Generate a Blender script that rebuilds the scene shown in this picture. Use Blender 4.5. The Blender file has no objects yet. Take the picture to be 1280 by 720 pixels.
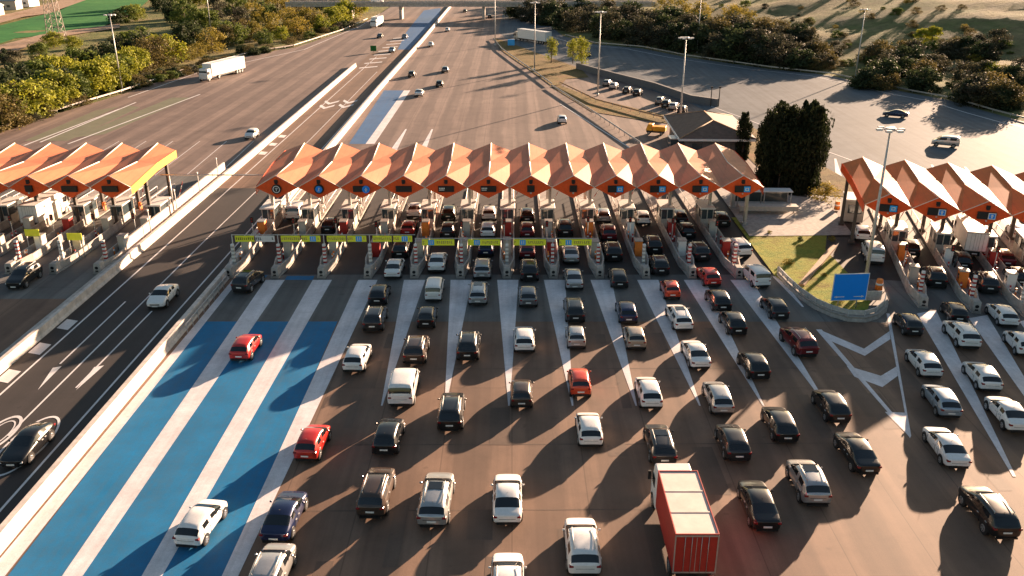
import bpy, bmesh, math, random
from mathutils import Vector, Matrix, noise
random.seed(11)
R = math.radians
sc = bpy.context.scene
C = sc.collection
HC = 33.0; PIT = math.atan(441/1080)

def P(x, y, h=0.0):
    """survey helper: where on level h the sight line through a photo point meets the place"""
    u = (x-640)/1080; v = -(y-360)/1080
    dy = math.cos(PIT)+v*math.sin(PIT); dz = -math.sin(PIT)+v*math.cos(PIT)
    t = (h-HC)/dz
    return (u*t, dy*t)

# ------------------------------------------------------------------ materials
MATS = {}
def newmat(name):
    m = bpy.data.materials.new(name); m.use_nodes = True
    nt = m.node_tree; b = nt.nodes['Principled BSDF']
    MATS[name] = m
    return m, nt, b
def N(nt, typ, **k):
    n = nt.nodes.new(typ)
    for a, v in k.items(): setattr(n, a, v)
    return n
def ramp(nt, fac, stops):
    r = N(nt, 'ShaderNodeValToRGB'); el = r.color_ramp.elements
    while len(el) < len(stops): el.new(0.5)
    for e, (p, c) in zip(el, stops):
        e.position = p; e.color = (c[0], c[1], c[2], 1) if hasattr(c, '__len__') else (c, c, c, 1)
    nt.links.new(fac, r.inputs[0]); return r.outputs[0]
def noise_n(nt, scale, detail=4, rough=.6, vec=None, dim='3D'):
    n = N(nt, 'ShaderNodeTexNoise'); n.inputs['Scale'].default_value = scale
    n.inputs['Detail'].default_value = detail; n.inputs['Roughness'].default_value = rough
    if vec is not None: nt.links.new(vec, n.inputs['Vector'])
    return n.outputs['Fac']
def mapped(nt, scale=(1,1,1), coord='Object', rot=0):
    tc = N(nt, 'ShaderNodeTexCoord'); mp = N(nt, 'ShaderNodeMapping')
    mp.inputs['Scale'].default_value = scale; mp.inputs['Rotation'].default_value = (0, 0, rot)
    nt.links.new(tc.outputs[coord], mp.inputs['Vector']); return mp.outputs[0]
def mix(nt, fac, a, b, mode='MIX'):
    m = N(nt, 'ShaderNodeMix', data_type='RGBA', blend_type=mode)
    def put(s, v):
        if isinstance(v, (int, float)): m.inputs[s].default_value = v
        elif isinstance(v, tuple): m.inputs[s].default_value = (v[0], v[1], v[2], 1)
        else: nt.links.new(v, m.inputs[s])
    put(0, fac); put(6, a); put(7, b)
    return m.outputs[2]
def bump(nt, b, h, strength=.3, dist=.02):
    n = N(nt, 'ShaderNodeBump'); n.inputs['Strength'].default_value = strength; n.inputs['Distance'].default_value = dist
    nt.links.new(h, n.inputs['Height']); nt.links.new(n.outputs[0], b.inputs['Normal'])
def plain(name, col, rough=.6, metal=0, spec=.5, var=.15, scale=3, coat=0):
    m, nt, b = newmat(name)
    v = noise_n(nt, scale, 5, .65, mapped(nt))
    lo = tuple(c*(1-var) for c in col); hi = tuple(min(1, c*(1+var)) for c in col)
    nt.links.new(ramp(nt, v, [(.3, lo), (.7, hi)]), b.inputs['Base Color'])
    b.inputs['Roughness'].default_value = rough; b.inputs['Metallic'].default_value = metal
    b.inputs['Specular IOR Level'].default_value = spec; b.inputs['Coat Weight'].default_value = coat
    return m
def paving(name, base, tint, joints=None, streak=.35, rough=.75, rot=0, patch=.5, spec=.4):
    """worn asphalt / concrete: mottling, tyre-dark streaks along the lanes, repairs, cast joints"""
    m, nt, b = newmat(name)
    v = mapped(nt, rot=rot)
    big = noise_n(nt, .05, 5, .6, v)
    c = mix(nt, ramp(nt, big, [(.35, 0.), (.65, 1.)]), base, tint)
    st = noise_n(nt, 1.0, 4, .6, mapped(nt, (.9, .02, 1), rot=rot))
    c = mix(nt, streak, c, ramp(nt, st, [(.3, .45), (.5, .95), (.7, 1.35)]), 'MULTIPLY')
    if joints:
        sx = N(nt, 'ShaderNodeSeparateXYZ'); nt.links.new(mapped(nt), sx.inputs[0])
        wob = noise_n(nt, .08, 2, .5, v)
        m1 = N(nt, 'ShaderNodeMath', operation='MULTIPLY_ADD'); m1.inputs[1].default_value = 1.2; nt.links.new(wob, m1.inputs[0]); nt.links.new(sx.outputs[0], m1.inputs[2])
        m2 = N(nt, 'ShaderNodeMath', operation='MULTIPLY_ADD'); m2.inputs[1].default_value = 2*math.pi/4.84; m2.inputs[2].default_value = (27-.6)*2*math.pi/4.84; nt.links.new(m1.outputs[0], m2.inputs[0])
        m3 = N(nt, 'ShaderNodeMath', operation='COSINE'); nt.links.new(m2.outputs[0], m3.inputs[0])
        dr = noise_n(nt, 1.0, 5, .75, mapped(nt, (1.5, .12, 1)))
        m4 = N(nt, 'ShaderNodeMath', operation='MULTIPLY_ADD'); m4.inputs[1].default_value = 1.6; nt.links.new(dr, m4.inputs[0]); nt.links.new(m3.outputs[0], m4.inputs[2])
        c = mix(nt, ramp(nt, m4.outputs[0], [(.0, 0.), (.45, 0.), (1., .42)]), c, (base[0]*.42, base[1]*.42, base[2]*.45))
    pn = noise_n(nt, .35, 6, .7, v)
    c = mix(nt, patch, c, ramp(nt, pn, [(.3, .62), (.5, 1.), (.72, 1.25)]), 'MULTIPLY')
    grain = noise_n(nt, 14, 3, .7, v)
    c = mix(nt, .5, c, ramp(nt, grain, [(.3, .75), (.7, 1.25)]), 'MULTIPLY')
    stain = noise_n(nt, .8, 3, .5, v)
    c = mix(nt, ramp(nt, stain, [(.66, 0.), (.74, .55)]), c, (base[0]*.5, base[1]*.5, base[2]*.52))
    if joints:
        br = N(nt, 'ShaderNodeTexBrick'); br.offset = 0
        nt.links.new(v, br.inputs['Vector'])
        br.inputs['Scale'].default_value = 1; br.inputs['Mortar Size'].default_value = .05
        br.inputs['Mortar Smooth'].default_value = .5
        br.inputs['Brick Width'].default_value = joints[0]; br.inputs['Row Height'].default_value = joints[1]
        br.inputs['Color1'].default_value = (1, 1, 1, 1); br.inputs['Color2'].default_value = (.93, .93, .93, 1)
        br.inputs['Mortar'].default_value = (.55, .55, .55, 1)
        c = mix(nt, .8, c, br.outputs['Color'], 'MULTIPLY')
    nt.links.new(c, b.inputs['Base Color'])
    b.inputs['Roughness'].default_value = rough; b.inputs['Specular IOR Level'].default_value = spec
    bump(nt, b, grain, .25, .01)
    return m
def paint(name, col, under, wear=.5, rough=.65, streak=True):
    """road paint: lets the paving through where worn and where tyres run"""
    m, nt, b = newmat(name)
    v = mapped(nt)
    w1 = noise_n(nt, 2.2, 8, .75, v); w2 = noise_n(nt, 1.0, 5, .65, mapped(nt, (1.6, .05, 1)))
    mm = N(nt, 'ShaderNodeMath', operation='ADD'); nt.links.new(w1, mm.inputs[0]); nt.links.new(w2, mm.inputs[1])
    hv = N(nt, 'ShaderNodeMath', operation='MULTIPLY'); hv.inputs[1].default_value = .5; nt.links.new(mm.outputs[0], hv.inputs[0])
    f = ramp(nt, hv.outputs[0], [(.5-.12+.14*(1-wear)*-1, 1.), (.62+.1*(1-wear), 1-wear)])
    dirt = noise_n(nt, .4, 5, .6, v)
    pc = mix(nt, .6, col, ramp(nt, dirt, [(.3, .7), (.7, 1.15)]), 'MULTIPLY')
    gr = noise_n(nt, 16, 3, .7, v)
    c = mix(nt, f, under, pc)
    c = mix(nt, .5, c, ramp(nt, gr, [(.3, .78), (.7, 1.2)]), 'MULTIPLY')
    nt.links.new(c, b.inputs['Base Color']); b.inputs['Roughness'].default_value = rough
    b.inputs['Specular IOR Level'].default_value = .12
    bump(nt, b, gr, .2, .008)
    return m
def foliage(name, dark, light, hue=.0):
    m, nt, b = newmat(name)
    v = noise_n(nt, .9, 4, .7, mapped(nt)); oi = N(nt, 'ShaderNodeObjectInfo')
    g = N(nt, 'ShaderNodeNewGeometry')
    c = ramp(nt, v, [(.3, dark), (.52, tuple((a+q)/2 for a, q in zip(dark, light))), (.68, light)])
    c = mix(nt, .55, c, ramp(nt, oi.outputs['Random'], [(0, (.6, .62, .7)), (1, (1.35, 1.2, 1.0))]), 'MULTIPLY')
    c = mix(nt, .6, c, ramp(nt, g.outputs['Random Per Island'], [(0, .55), (1, 1.4)]), 'MULTIPLY')
    nt.links.new(c, b.inputs['Base Color']); b.inputs['Roughness'].default_value = .75
    b.inputs['Specular IOR Level'].default_value = .2
    tr = N(nt, 'ShaderNodeBsdfTranslucent'); nt.links.new(c, tr.inputs[0])
    ms = N(nt, 'ShaderNodeMixShader'); ms.inputs[0].default_value = .3
    nt.links.new(b.outputs[0], ms.inputs[1]); nt.links.new(tr.outputs[0], ms.inputs[2])
    nt.links.new(ms.outputs[0], nt.nodes['Material Output'].inputs[0])
    return m

ASPH = (.10, .085, .078)
M = {
 'asphalt': paving('asphalt', (.195, .118, .080), (.25, .155, .108), (4.8, 60), .45),
 'asphalt_fresh': paving('asphalt_fresh', (.034, .028, .028), (.045, .037, .034), None, .4, spec=.5),
 'asphalt_grey': paving('asphalt_grey', (.125, .14, .155), (.155, .168, .183), None, .4, rot=R(-35), spec=.05, rough=.75),
 'asphalt_far': paving('asphalt_far', (.21, .15, .128), (.26, .19, .16), (4.8, 60), .45, spec=.3),
 'apron': paving('apron', (.15, .145, .138), (.19, .185, .175), (4.82, 9), .6),
 'concrete': plain('concrete', (.46, .41, .37), .85, var=.35, scale=1.2),
 'concrete_white': plain('concrete_white', (.62, .55, .50), .8, var=.25, scale=1.5),
 'kerb': plain('kerb', (.36, .33, .30), .85, var=.3, scale=2),
 'paint_white': paint('paint_white', (.93, .88, .90), (.17, .15, .145), .42),
 'paint_line': paint('paint_line', (.85, .82, .82), (.12, .1, .1), .25),
 'paint_blue': paint('paint_blue', (.010, .21, .46), (.09, .14, .17), .55),
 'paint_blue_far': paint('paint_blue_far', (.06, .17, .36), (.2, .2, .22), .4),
 'paint_green': paint('paint_green', (.19, .2, .13), (.26, .21, .17), .5),
 'roof_sunlit': plain('roof_sunlit', (.68, .235, .125), .6, spec=.2, var=.08, scale=.4),  # canopy orange with the sun's pinkish glare mixed into the colour
 'roof_shaded': plain('roof_shaded', (.66, .13, .014), .6, spec=.15, var=.1, scale=.4),  # same canopy orange, shade of slopes turned from the sun put into the colour
 'ridge': plain('ridge', (.9, .72, .6), .5, var=.05),
 'fascia': plain('fascia', (.92, .10, .012), .45, var=.12),
 'yellow_panel': plain('yellow_panel', (.85, .36, .01), .5, var=.08),
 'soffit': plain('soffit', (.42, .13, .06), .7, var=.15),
 'steel': plain('steel', (.45, .44, .43), .45, .6, var=.15),
 'galv': plain('galv', (.55, .54, .52), .5, .3, var=.2),
 'dark_steel': plain('dark_steel', (.05, .04, .035), .55, var=.25),
 'black': plain('black', (.012, .012, .013), .5, var=.2),
 'tyre': plain('tyre', (.018, .018, .018), .8, var=.2),
 'rim': plain('rim', (.42, .42, .43), .35, .7, var=.1),
 'glass': plain('glass', (.012, .015, .018), .06, spec=.8, var=.1),
 'booth_glass': plain('booth_glass', (.05, .07, .08), .08, spec=.8, var=.1),
 'cream': plain('cream', (.50, .45, .39), .6, var=.15),
 'cream_top': plain('cream_top', (.74, .58, .52), .6, var=.12, scale=1.2),
 'white': plain('white', (.78, .77, .75), .45, var=.08),
 'red': plain('red', (.40, .020, .014), .5, var=.15),
 'orange': plain('orange', (.85, .22, .03), .55, var=.15),
 'sign_blue': plain('sign_blue', (.0, .27, .98), .45, var=.04),
 'sign_yellow': plain('sign_yellow', (.95, .98, .05), .45, var=.06),
 'sign_cyan': plain('sign_cyan', (.04, .42, .98), .4, var=.05),
 'tail': plain('tail', (.22, .006, .005), .25, var=.1, coat=.5),
 'headlight': plain('headlight', (.75, .76, .78), .12, .2, var=.05, coat=.5),
 'plate': plain('plate', (.75, .75, .72), .5, var=.03),
 'tile': plain('tile', (.15, .09, .065), .8, var=.3, scale=1.5),
 'wall_dark': plain('wall_dark', (.12, .12, .13), .7, var=.2),
 'bark': plain('bark', (.10, .07, .05), .9, var=.3, scale=4),
 'wood': plain('wood', (.35, .22, .13), .8, var=.3),
}
# lit lamp faces of the hooded lane lights are off by day; roof ribs of the canopy carry sheet seams
def seams(m, w):
    nt = m.node_tree; b = nt.nodes['Principled BSDF']
    lk = b.inputs['Base Color'].links[0].from_socket
    v = noise_n(nt, .25, 6, .7, mapped(nt, (1, .35, 1)))
    c = mix(nt, .7, lk, ramp(nt, v, [(.3, .72), (.55, 1.), (.75, 1.12)]), 'MULTIPLY')
    wv = N(nt, 'ShaderNodeTexWave'); wv.inputs['Scale'].default_value = w; nt.links.new(mapped(nt), wv.inputs['Vector'])
    wv.bands_direction = 'X'
    c = mix(nt, .25, c, ramp(nt, wv.outputs['Fac'], [(0., .7), (.12, 1.)]), 'MULTIPLY')
    nt.links.new(c, b.inputs['Base Color'])
seams(M['roof_sunlit'], .5); seams(M['roof_shaded'], .5)

M['terrain'], nt, b = newmat('terrain')
v = mapped(nt)
c = ramp(nt, noise_n(nt, .018, 6, .65, v), [(.33, (.17, .17, .08)), (.46, (.26, .225, .12)), (.56, (.15, .175, .07)), (.68, (.31, .25, .15))])
c = mix(nt, .8, c, ramp(nt, noise_n(nt, .25, 7, .75, v), [(.3, (.45, .42, .42)), (.52, (1, .95, .9)), (.72, (1.35, 1.3, 1.1))]), 'MULTIPLY')
c = mix(nt, ramp(nt, noise_n(nt, .07, 5, .7, v), [(.60, 0.), (.68, .6)]), c, (.085, .06, .035))
nt.links.new(c, b.inputs['Base Color']); b.inputs['Roughness'].default_value = .95; b.inputs['Specular IOR Level'].default_value = .1
bump(nt, b, noise_n(nt, .6, 6, .8, v), .9, .5)
def ground_mat(name, a, b2, c2, s=.4):
    m, nt, b = newmat(name); v = mapped(nt)
    c = ramp(nt, noise_n(nt, s, 7, .72, v), [(.32, a), (.5, b2), (.68, c2)])
    c = mix(nt, .6, c, ramp(nt, noise_n(nt, s*12, 4, .7, v), [(.3, .6), (.7, 1.35)]), 'MULTIPLY')
    nt.links.new(c, b.inputs['Base Color']); b.inputs['Roughness'].default_value = .95; b.inputs['Specular IOR Level'].default_value = .1
    bump(nt, b, noise_n(nt, s*9, 5, .8, v), .8, .12); return m
M['lawn'] = ground_mat('lawn', (.18, .13, .035), (.30, .30, .055), (.14, .21, .04))
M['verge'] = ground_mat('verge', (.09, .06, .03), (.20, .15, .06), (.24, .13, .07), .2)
M['field'] = ground_mat('field', (.03, .13, .045), (.04, .18, .05), (.07, .22, .06), .03)
M['soil'] = ground_mat('soil', (.32, .2, .14), (.42, .30, .22), (.25, .16, .1), .08)
M['leaf_lime'] = foliage('leaf_lime', (.07, .11, .02), (.52, .52, .05))
M['leaf_olive'] = foliage('leaf_olive', (.05, .085, .025), (.24, .29, .06))
M['leaf_brown'] = foliage('leaf_brown', (.07, .06, .024), (.23, .19, .065))
M['leaf_gold'] = foliage('leaf_gold', (.12, .11, .02), (.48, .38, .07))
M['leaf_dark'] = foliage('leaf_dark', (.024, .042, .020), (.085, .105, .045))
M['leaf_umber'] = foliage('leaf_umber', (.040, .043, .030), (.10, .098, .06))
M['leaf_cypress'] = foliage('leaf_cypress', (.010, .016, .007), (.045, .055, .020))

PAINTS = {}
def car_paint(name, col, metal=.0, rough=.28):
    m, nt, b = newmat('paint_'+name)
    v = noise_n(nt, 6, 4, .6, mapped(nt))
    nt.links.new(ramp(nt, v, [(.3, tuple(c*.93 for c in col)), (.7, tuple(min(1, c*1.05) for c in col))]), b.inputs['Base Color'])
    b.inputs['Metallic'].default_value = metal; b.inputs['Roughness'].default_value = rough
    b.inputs['Coat Weight'].default_value = .6; b.inputs['Coat Roughness'].default_value = .06
    PAINTS[name] = m
for nm, col, me in (('white', (.80, .79, .78), 0), ('black', (.010, .010, .011), .1), ('charcoal', (.035, .035, .038), .4),
                    ('silver', (.48, .48, .48), .6), ('grey', (.20, .20, .21), .5), ('red', (.50, .02, .012), .1),
                    ('dark red', (.16, .012, .018), .3), ('navy', (.012, .022, .075), .3), ('pale blue', (.33, .40, .47), .4),
                    ('brown', (.075, .05, .038), .3), ('beige', (.42, .34, .27), .3), ('dark green', (.012, .025, .015), .2),
                    ('orange red', (.62, .06, .02), .1)):
    car_paint(nm, col, me)

# ------------------------------------------------------------------ helpers
def link(o, parent=None):
    C.objects.link(o)
    if parent is not None: o.parent = parent
    return o
def tag(o, label=None, cat=None, group=None, kind=None):
    if label: o['label'] = label
    if cat: o['category'] = cat
    if group: o['group'] = group
    if kind: o['kind'] = kind
    return o
def thing(name, label, cat, loc=(0, 0, 0), rz=0, group=None):
    o = bpy.data.objects.new(name, None); C.objects.link(o); o.empty_display_size = .2
    o.location = loc; o.rotation_euler = (0, 0, rz)
    return tag(o, label, cat, group)
class MB:
    def __init__(s): s.bm = bmesh.new()
    def box(s, x0, x1, y0, y1, z0, z1, mi=0, top=None, rz=0, about=(0, 0)):
        t = top or (0, 0, 0, 0)
        co = [(x0, y0, z0), (x1, y0, z0), (x1, y1, z0), (x0, y1, z0), (x0+t[0], y0+t[2], z1), (x1-t[1], y0+t[2], z1), (x1-t[1], y1-t[3], z1), (x0+t[0], y1-t[3], z1)]
        if rz:
            ca, sa = math.cos(rz), math.sin(rz)
            co = [(about[0]+(x-about[0])*ca-(y-about[1])*sa, about[1]+(x-about[0])*sa+(y-about[1])*ca, z) for x, y, z in co]
        vs = [s.bm.verts.new(q) for q in co]
        for f in ((0, 3, 2, 1), (4, 5, 6, 7), (0, 1, 5, 4), (1, 2, 6, 5), (2, 3, 7, 6), (3, 0, 4, 7)):
            s.bm.faces.new([vs[i] for i in f]).material_index = mi
        return s
    def tube(s, a, b, r0, r1=None, n=8, mi=0, cap=True):
        a = Vector(a); b = Vector(b); r1 = r0 if r1 is None else r1
        d = (b-a).normalized(); up = Vector((0, 0, 1)) if abs(d.z) < .9 else Vector((1, 0, 0))
        u = d.cross(up).normalized(); w = d.cross(u)
        A = []; B = []
        for i in range(n):
            q = 2*math.pi*i/n; e = u*math.cos(q)+w*math.sin(q)
            A.append(s.bm.verts.new(a+e*r0)); B.append(s.bm.verts.new(b+e*r1))
        for i in range(n):
            j = (i+1) % n
            f = s.bm.faces.new((A[i], A[j], B[j], B[i])); f.material_index = mi; f.smooth = True
        if cap:
            s.bm.faces.new(A[::-1]).material_index = mi; s.bm.faces.new(B).material_index = mi
        return s
    def poly(s, pts, mi=0):
        f = s.bm.faces.new([s.bm.verts.new(p) for p in pts]); f.material_index = mi; return s
    def prism(s, pts, z0, z1, mi=0):
        A = [s.bm.verts.new((x, y, z0)) for x, y in pts]; B = [s.bm.verts.new((x, y, z1)) for x, y in pts]
        n = len(pts)
        for i in range(n): s.bm.faces.new((A[i], A[(i+1) % n], B[(i+1) % n], B[i])).material_index = mi
        s.bm.faces.new(A[::-1]).material_index = mi; s.bm.faces.new(B).material_index = mi
        return s
    def build(s, name, mats, parent=None, bevel=0, loc=None, rz=0, recalc=True):
        if recalc: bmesh.ops.recalc_face_normals(s.bm, faces=s.bm.faces)
        if bevel:
            bmesh.ops.bevel(s.bm, geom=[e for e in s.bm.edges if len(e.link_faces) == 2 and e.calc_face_angle(0) > .5], offset=bevel, segments=1, affect='EDGES')
        me = bpy.data.meshes.new(name); s.bm.to_mesh(me); s.bm.free()
        for m in (mats if isinstance(mats, (list, tuple)) else [mats]): me.materials.append(M[m] if isinstance(m, str) else m)
        o = bpy.data.objects.new(name, me); link(o, parent)
        if loc: o.location = loc
        if rz: o.rotation_euler = (0, 0, rz)
        return o
def sheet(name, polys, mat, z, kind='structure', label=None, cat=None):
    bm = bmesh.new()
    for k_, p in enumerate(polys):
        f = bm.faces.new([bm.verts.new((q[0], q[1], z+(k_ % 7)*.0005)) for q in p])
        f.normal_update()
        if sum((p[i][0]*p[(i+1) % len(p)][1]-p[(i+1) % len(p)][0]*p[i][1]) for i in range(len(p))) < 0: f.normal_flip()
        f.normal_update()
    bmesh.ops.triangulate(bm, faces=bm.faces)
    me = bpy.data.meshes.new(name); bm.to_mesh(me); bm.free(); me.materials.append(M[mat])
    o = bpy.data.objects.new(name, me); C.objects.link(o); return tag(o, label, cat, None, kind)
def copy_tree(o, parent=None):
    c = o.copy(); C.objects.link(c); c.parent = parent
    for ch in list(o.children): copy_tree(ch, c)
    return c
def PP(l, h=0): return [P(x, y, h) for x, y in l]
ORD = ['first', 'second', 'third', 'fourth', 'fifth', 'sixth', 'seventh', 'eighth', 'ninth', 'tenth', 'eleventh', 'twelfth', 'thirteenth', 'fourteenth', 'fifteenth']

# ------------------------------------------------------------------ layout
LEDGE = [(-140, 40), (-112, 110), (-96, 145), (-92.7, 155.6), (-90.7, 173.8), (-87.3, 196.5), (-84, 238.5), (-77, 267.5), (-68.7, 283.5), (-62, 333), (-60, 378), (-60, 424), (-62, 520), (-70, 900)]
REDGE = [(150, 40), (125, 110), (104, 150), (97.9, 165), (96, 174.7), (94.3, 188.4), (89.6, 197.6), (85.3, 210), (80.5, 224), (68.3, 235.5), (50.4, 260), (40.5, 281), (26.2, 292.3), (18, 316.5), (13, 378), (12, 450), (10, 520), (8, 900)]
def seg_d(px, py, line):
    best = 1e9
    for (ax, ay), (bx, by) in zip(line, line[1:]):
        dx, dy = bx-ax, by-ay; t = max(0, min(1, ((px-ax)*dx+(py-ay)*dy)/(dx*dx+dy*dy)))
        best = min(best, math.hypot(px-ax-dx*t, py-ay-dy*t))
    return best
def edge_x(line, y):
    if y <= line[0][1]: return line[0][0]
    for (ax, ay), (bx, by) in zip(line, line[1:]):
        if ay <= y <= by: return ax+(bx-ax)*(y-ay)/(by-ay)
    return line[-1][0]
def sm(t): t = max(0, min(1, t)); return t*t*(3-2*t)
def terr(x, y):
    xr = edge_x(REDGE, y); xl = edge_x(LEDGE, y)
    if xl <= x <= xr: return -.25
    d = seg_d(x, y, REDGE if x > xr else LEDGE)
    n = noise.noise(Vector((x*.02, y*.02, 0)))+.5*noise.noise(Vector((x*.06, y*.06, 3)))
    if x > xr:
        return -.25+sm(d/6)*.5+18*sm((d-5)/165)+n*2.2*sm((d-6)/50)
    return -.25+sm(d/5)*.15+n*.5*sm((d-10)/30)
def PT(x, y):
    """same survey point, on the rolling ground"""
    h = 0
    for _ in range(12):
        X, Y = P(x, y, h); h = h*.4+terr(X, Y)*.6
    return X, Y, terr(X, Y)

# terrain: fine where seen, coarse beyond
def axis(lo, hi, step, far): 
    a = [-far, -far*.5, lo-220, lo-80]; x = lo
    while x <= hi: a.append(x); x += step
    return a+[hi+80, hi+220, far*.5, far]
xs = axis(-330, 380, 6, 3000); ys = [-400, -200, -60]+[0+6.5*i for i in range(88)]+[640, 760, 1000, 1600, 3000]
bm = bmesh.new(); grid = [[bm.verts.new((x, y, terr(x, y))) for x in xs] for y in ys]
for j in range(len(ys)-1):
    for i in range(len(xs)-1):
        bm.faces.new((grid[j][i], grid[j][i+1], grid[j+1][i+1], grid[j+1][i])).smooth = True
me = bpy.data.meshes.new('terrain'); bm.to_mesh(me); bm.free(); me.materials.append(M['terrain'])
tag(link(bpy.data.objects.new('terrain', me)), kind='structure')

road = [(-140, 10), *LEDGE, *REDGE[::-1], (150, 10)]
sheet('road', [road], 'asphalt', 0)
sheet('far_carriageway', [[(-98, 125), (-42.4, 125), (-42.6, 300), (-31, 300), (-30.4, 125), (45.5, 125), (38, 183.6), (18.4, 238.5), (0, 294), (-6, 420), (-6, 890), (-69, 890), *[q for q in LEDGE[::-1] if 145 <= q[1] < 600]]], 'asphalt_far', .0035)
# paler, bluer carriageway that sweeps away to the right
sheet('slip_road', [[(150, 40), *REDGE[1:15], (-4, 430), (-5, 330), (0, 294), (8, 268), (18.4, 238.5), (28, 212), (38, 183.6), (42, 160), (45, 130), (45.5, 112), (30, 92), (60, 40)]], 'asphalt_grey', .004)
sheet('highway_lanes', [[(-41.6, 20), (-30.6, 20), (-30.6, 118), (-41.9, 118)]], 'asphalt_fresh', .004)
ap0 = 72.6
sheet('concrete_apron', [[(-28.9, ap0), (33, ap0), (60, 66), (62, 78), (44, 82), (30, 84.5), (-28.9, 84.5)]], 'apron', .008)
sheet('booth_lanes', [[(-28.9, 84.5), (30, 84.5), (44, 82), (62, 78), (66, 100), (58, 112), (43, 118), (29, 125), (-28.9, 125)]], 'asphalt_fresh', .008)
sheet('left_apron', [[(-90, 78), (-42.6, 78), (-42.6, 125), (-98, 125)]], 'apron', .004)

rp = random.Random(3); reps = []
for _ in range(26):
    x = -12+4.84*rp.randrange(0, 12)+rp.uniform(-1, 1); y = rp.uniform(34, 68); w_ = rp.uniform(.5, 1.8); l_ = rp.uniform(1.5, 7); k_ = rp.uniform(-.06, .06)
    reps.append([(x, y), (x+w_, y+k_), (x+w_+k_, y+l_), (x+k_, y+l_+k_)])
for y, x0, x1 in ((63.1, -14, 30), (51.7, -14.5, 24), (44.2, -15, 12)): reps.append([(x0, y), (x1, y+.25), (x1, y+.36), (x0, y+.13)])
M['repair'] = paving('repair', (.115, .075, .055), (.15, .098, .072), None, .3)
sheet('asphalt_repairs', reps, 'repair', .004)
# ------------------------------------------------------------------ markings
st1 = [(-25.47, 83), (-23.49, 83), (-23.9, 36), (-25.0, 36)]
sheet('blue_lanes', [PP([(255, 402), (422, 402), (277, 730), (2, 730)])+[]], 'paint_blue', .010)
sheet('blue_band', [PP([(359, 345), (393, 345), (391, 350), (356, 350)]), PP([(318, 344), (335, 344), (328, 350), (312, 350)])], 'paint_blue', .012)
NOSE = [-29.45+4.82*k for k in range(12)]
bands = [st1, [(-20.59, 83), (-18.61, 83), (-19.5, 36), (-20.6, 36)], [(-15.9, 83), (-13.9, 83), (-15.3, 36), (-16.15, 36)],
         [(-28.9, 83), (-28.2, 83), (-28.2, 36), (-29.3, 36)]]
for k in range(4, 12):
    x = NOSE[k]; bands.append([(x-1.0, 83), (x+1.2, 83), (x+.36, 57.2), (x+.24, 57.2)])
bands.append([(27.2, 84), (28.0, 84), (28.0, 76), (27.8, 76)])
# departure side tapers behind the canopies
for k in range(2, 4):
    x = NOSE[k]; bands.append([(x-1.0, 122), (x+1.0, 122), (x+.5, 158), (x+.2, 158)])
bands.append(PP([(513, 113), (505, 113), (457, 180), (468, 180)]))
sheet('separator_paint', bands, 'paint_white', .016)
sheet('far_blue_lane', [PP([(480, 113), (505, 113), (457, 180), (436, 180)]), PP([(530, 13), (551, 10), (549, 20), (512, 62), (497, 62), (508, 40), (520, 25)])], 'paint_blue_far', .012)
lines = []
def line(pts, w):
    for (a, b2) in zip(pts, pts[1:]):
        a = Vector(a); b2 = Vector(b2); n = (b2-a).orthogonal().normalized()*w/2
        lines.append([tuple(a-n), tuple(b2-n), tuple(b2+n), tuple(a+n)])
line([(-39.7, 30), (-39.7, 260)], .18)
line([P(75, 455), P(157, 377)], .16)
line([P(10, 545), P(257, 300)], .16); line([P(257, 300), (-35.2, 150)], .14)
line([P(95, 485), P(190, 389)], .16)
line([(-31.7, 30), (-31.7, 250)], .18)
line([(-35.2, 150), (-35.2, 230)], .14)
for a in ((100, 500, 1), (55, 470, 1)): pass
for px, py in ((88, 404), (55, 434), (20, 468), (330, 191), (343, 180), (355, 170)):
    x, y = P(px, py); lines.append([(-41.3, y-1.1), (-40.1, y-1.5), (-40.1, y+.5), (-41.3, y+.9)])
for k in range(9):
    y = 236+k*9; lines.append([(-41, y), (-36.5, y+3), (-36.5, y+4.6), (-41, y+1.6)])
for px, py in ((408, 133), (432, 132)):
    x, y = P(px, py)
    for s in (0, 5): lines.append([(x-1.5, y+s), (x, y+s-3), (x, y+s-1), (x-1.5, y+s+2)]); lines.append([(x, y+s-3), (x+1.5, y+s), (x+1.5, y+s+2), (x, y+s-1)])
# tapered arrow tails on the highway
lines.append(PP([(47, 488), (66, 460), (77, 458)])); lines.append(PP([(95, 488), (118, 459), (130, 457)]))
# painted speed rings
def ring(cx, cy, rx, ry, w):
    n = 40
    for i in range(n):
        a, b2 = 2*math.pi*i/n, 2*math.pi*(i+1)/n
        lines.append([(cx+(rx-w)*math.cos(a), cy+(ry-w*1.6)*math.sin(a)), (cx+rx*math.cos(a), cy+ry*math.sin(a)), (cx+rx*math.cos(b2), cy+ry*math.sin(b2)), (cx+(rx-w)*math.cos(b2), cy+(ry-w*1.6)*math.sin(b2))])
c1 = P(33, 556); ring(c1[0], c1[1], 1.45, 3.9, .16)
c2 = P(-2, 543); ring(c2[0], c2[1], 1.1, 2.6, .2); ring(c2[0], c2[1], .75, 1.9, .1)
# left plaza guide lines
for a, b2 in (((50, 178), (170, 128)), ((85, 180), (250, 118)), ((30, 182), (150, 136))): line([P(*a), P(*b2)], .35)
for k in range(6):
    x = -46-4.65*k+2.3; line([(x, 125), (x-1, 148)], .13)
sheet('lane_lines', lines, 'paint_line', .018)
sheet('green_paint', [PP([(52, 176), (85, 176), (175, 134), (160, 132)]), PP([(90, 172), (130, 168), (240, 122), (215, 122)]), PP([(30, 176), (50, 176), (150, 133), (120, 138)])], 'paint_green', .012)
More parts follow.
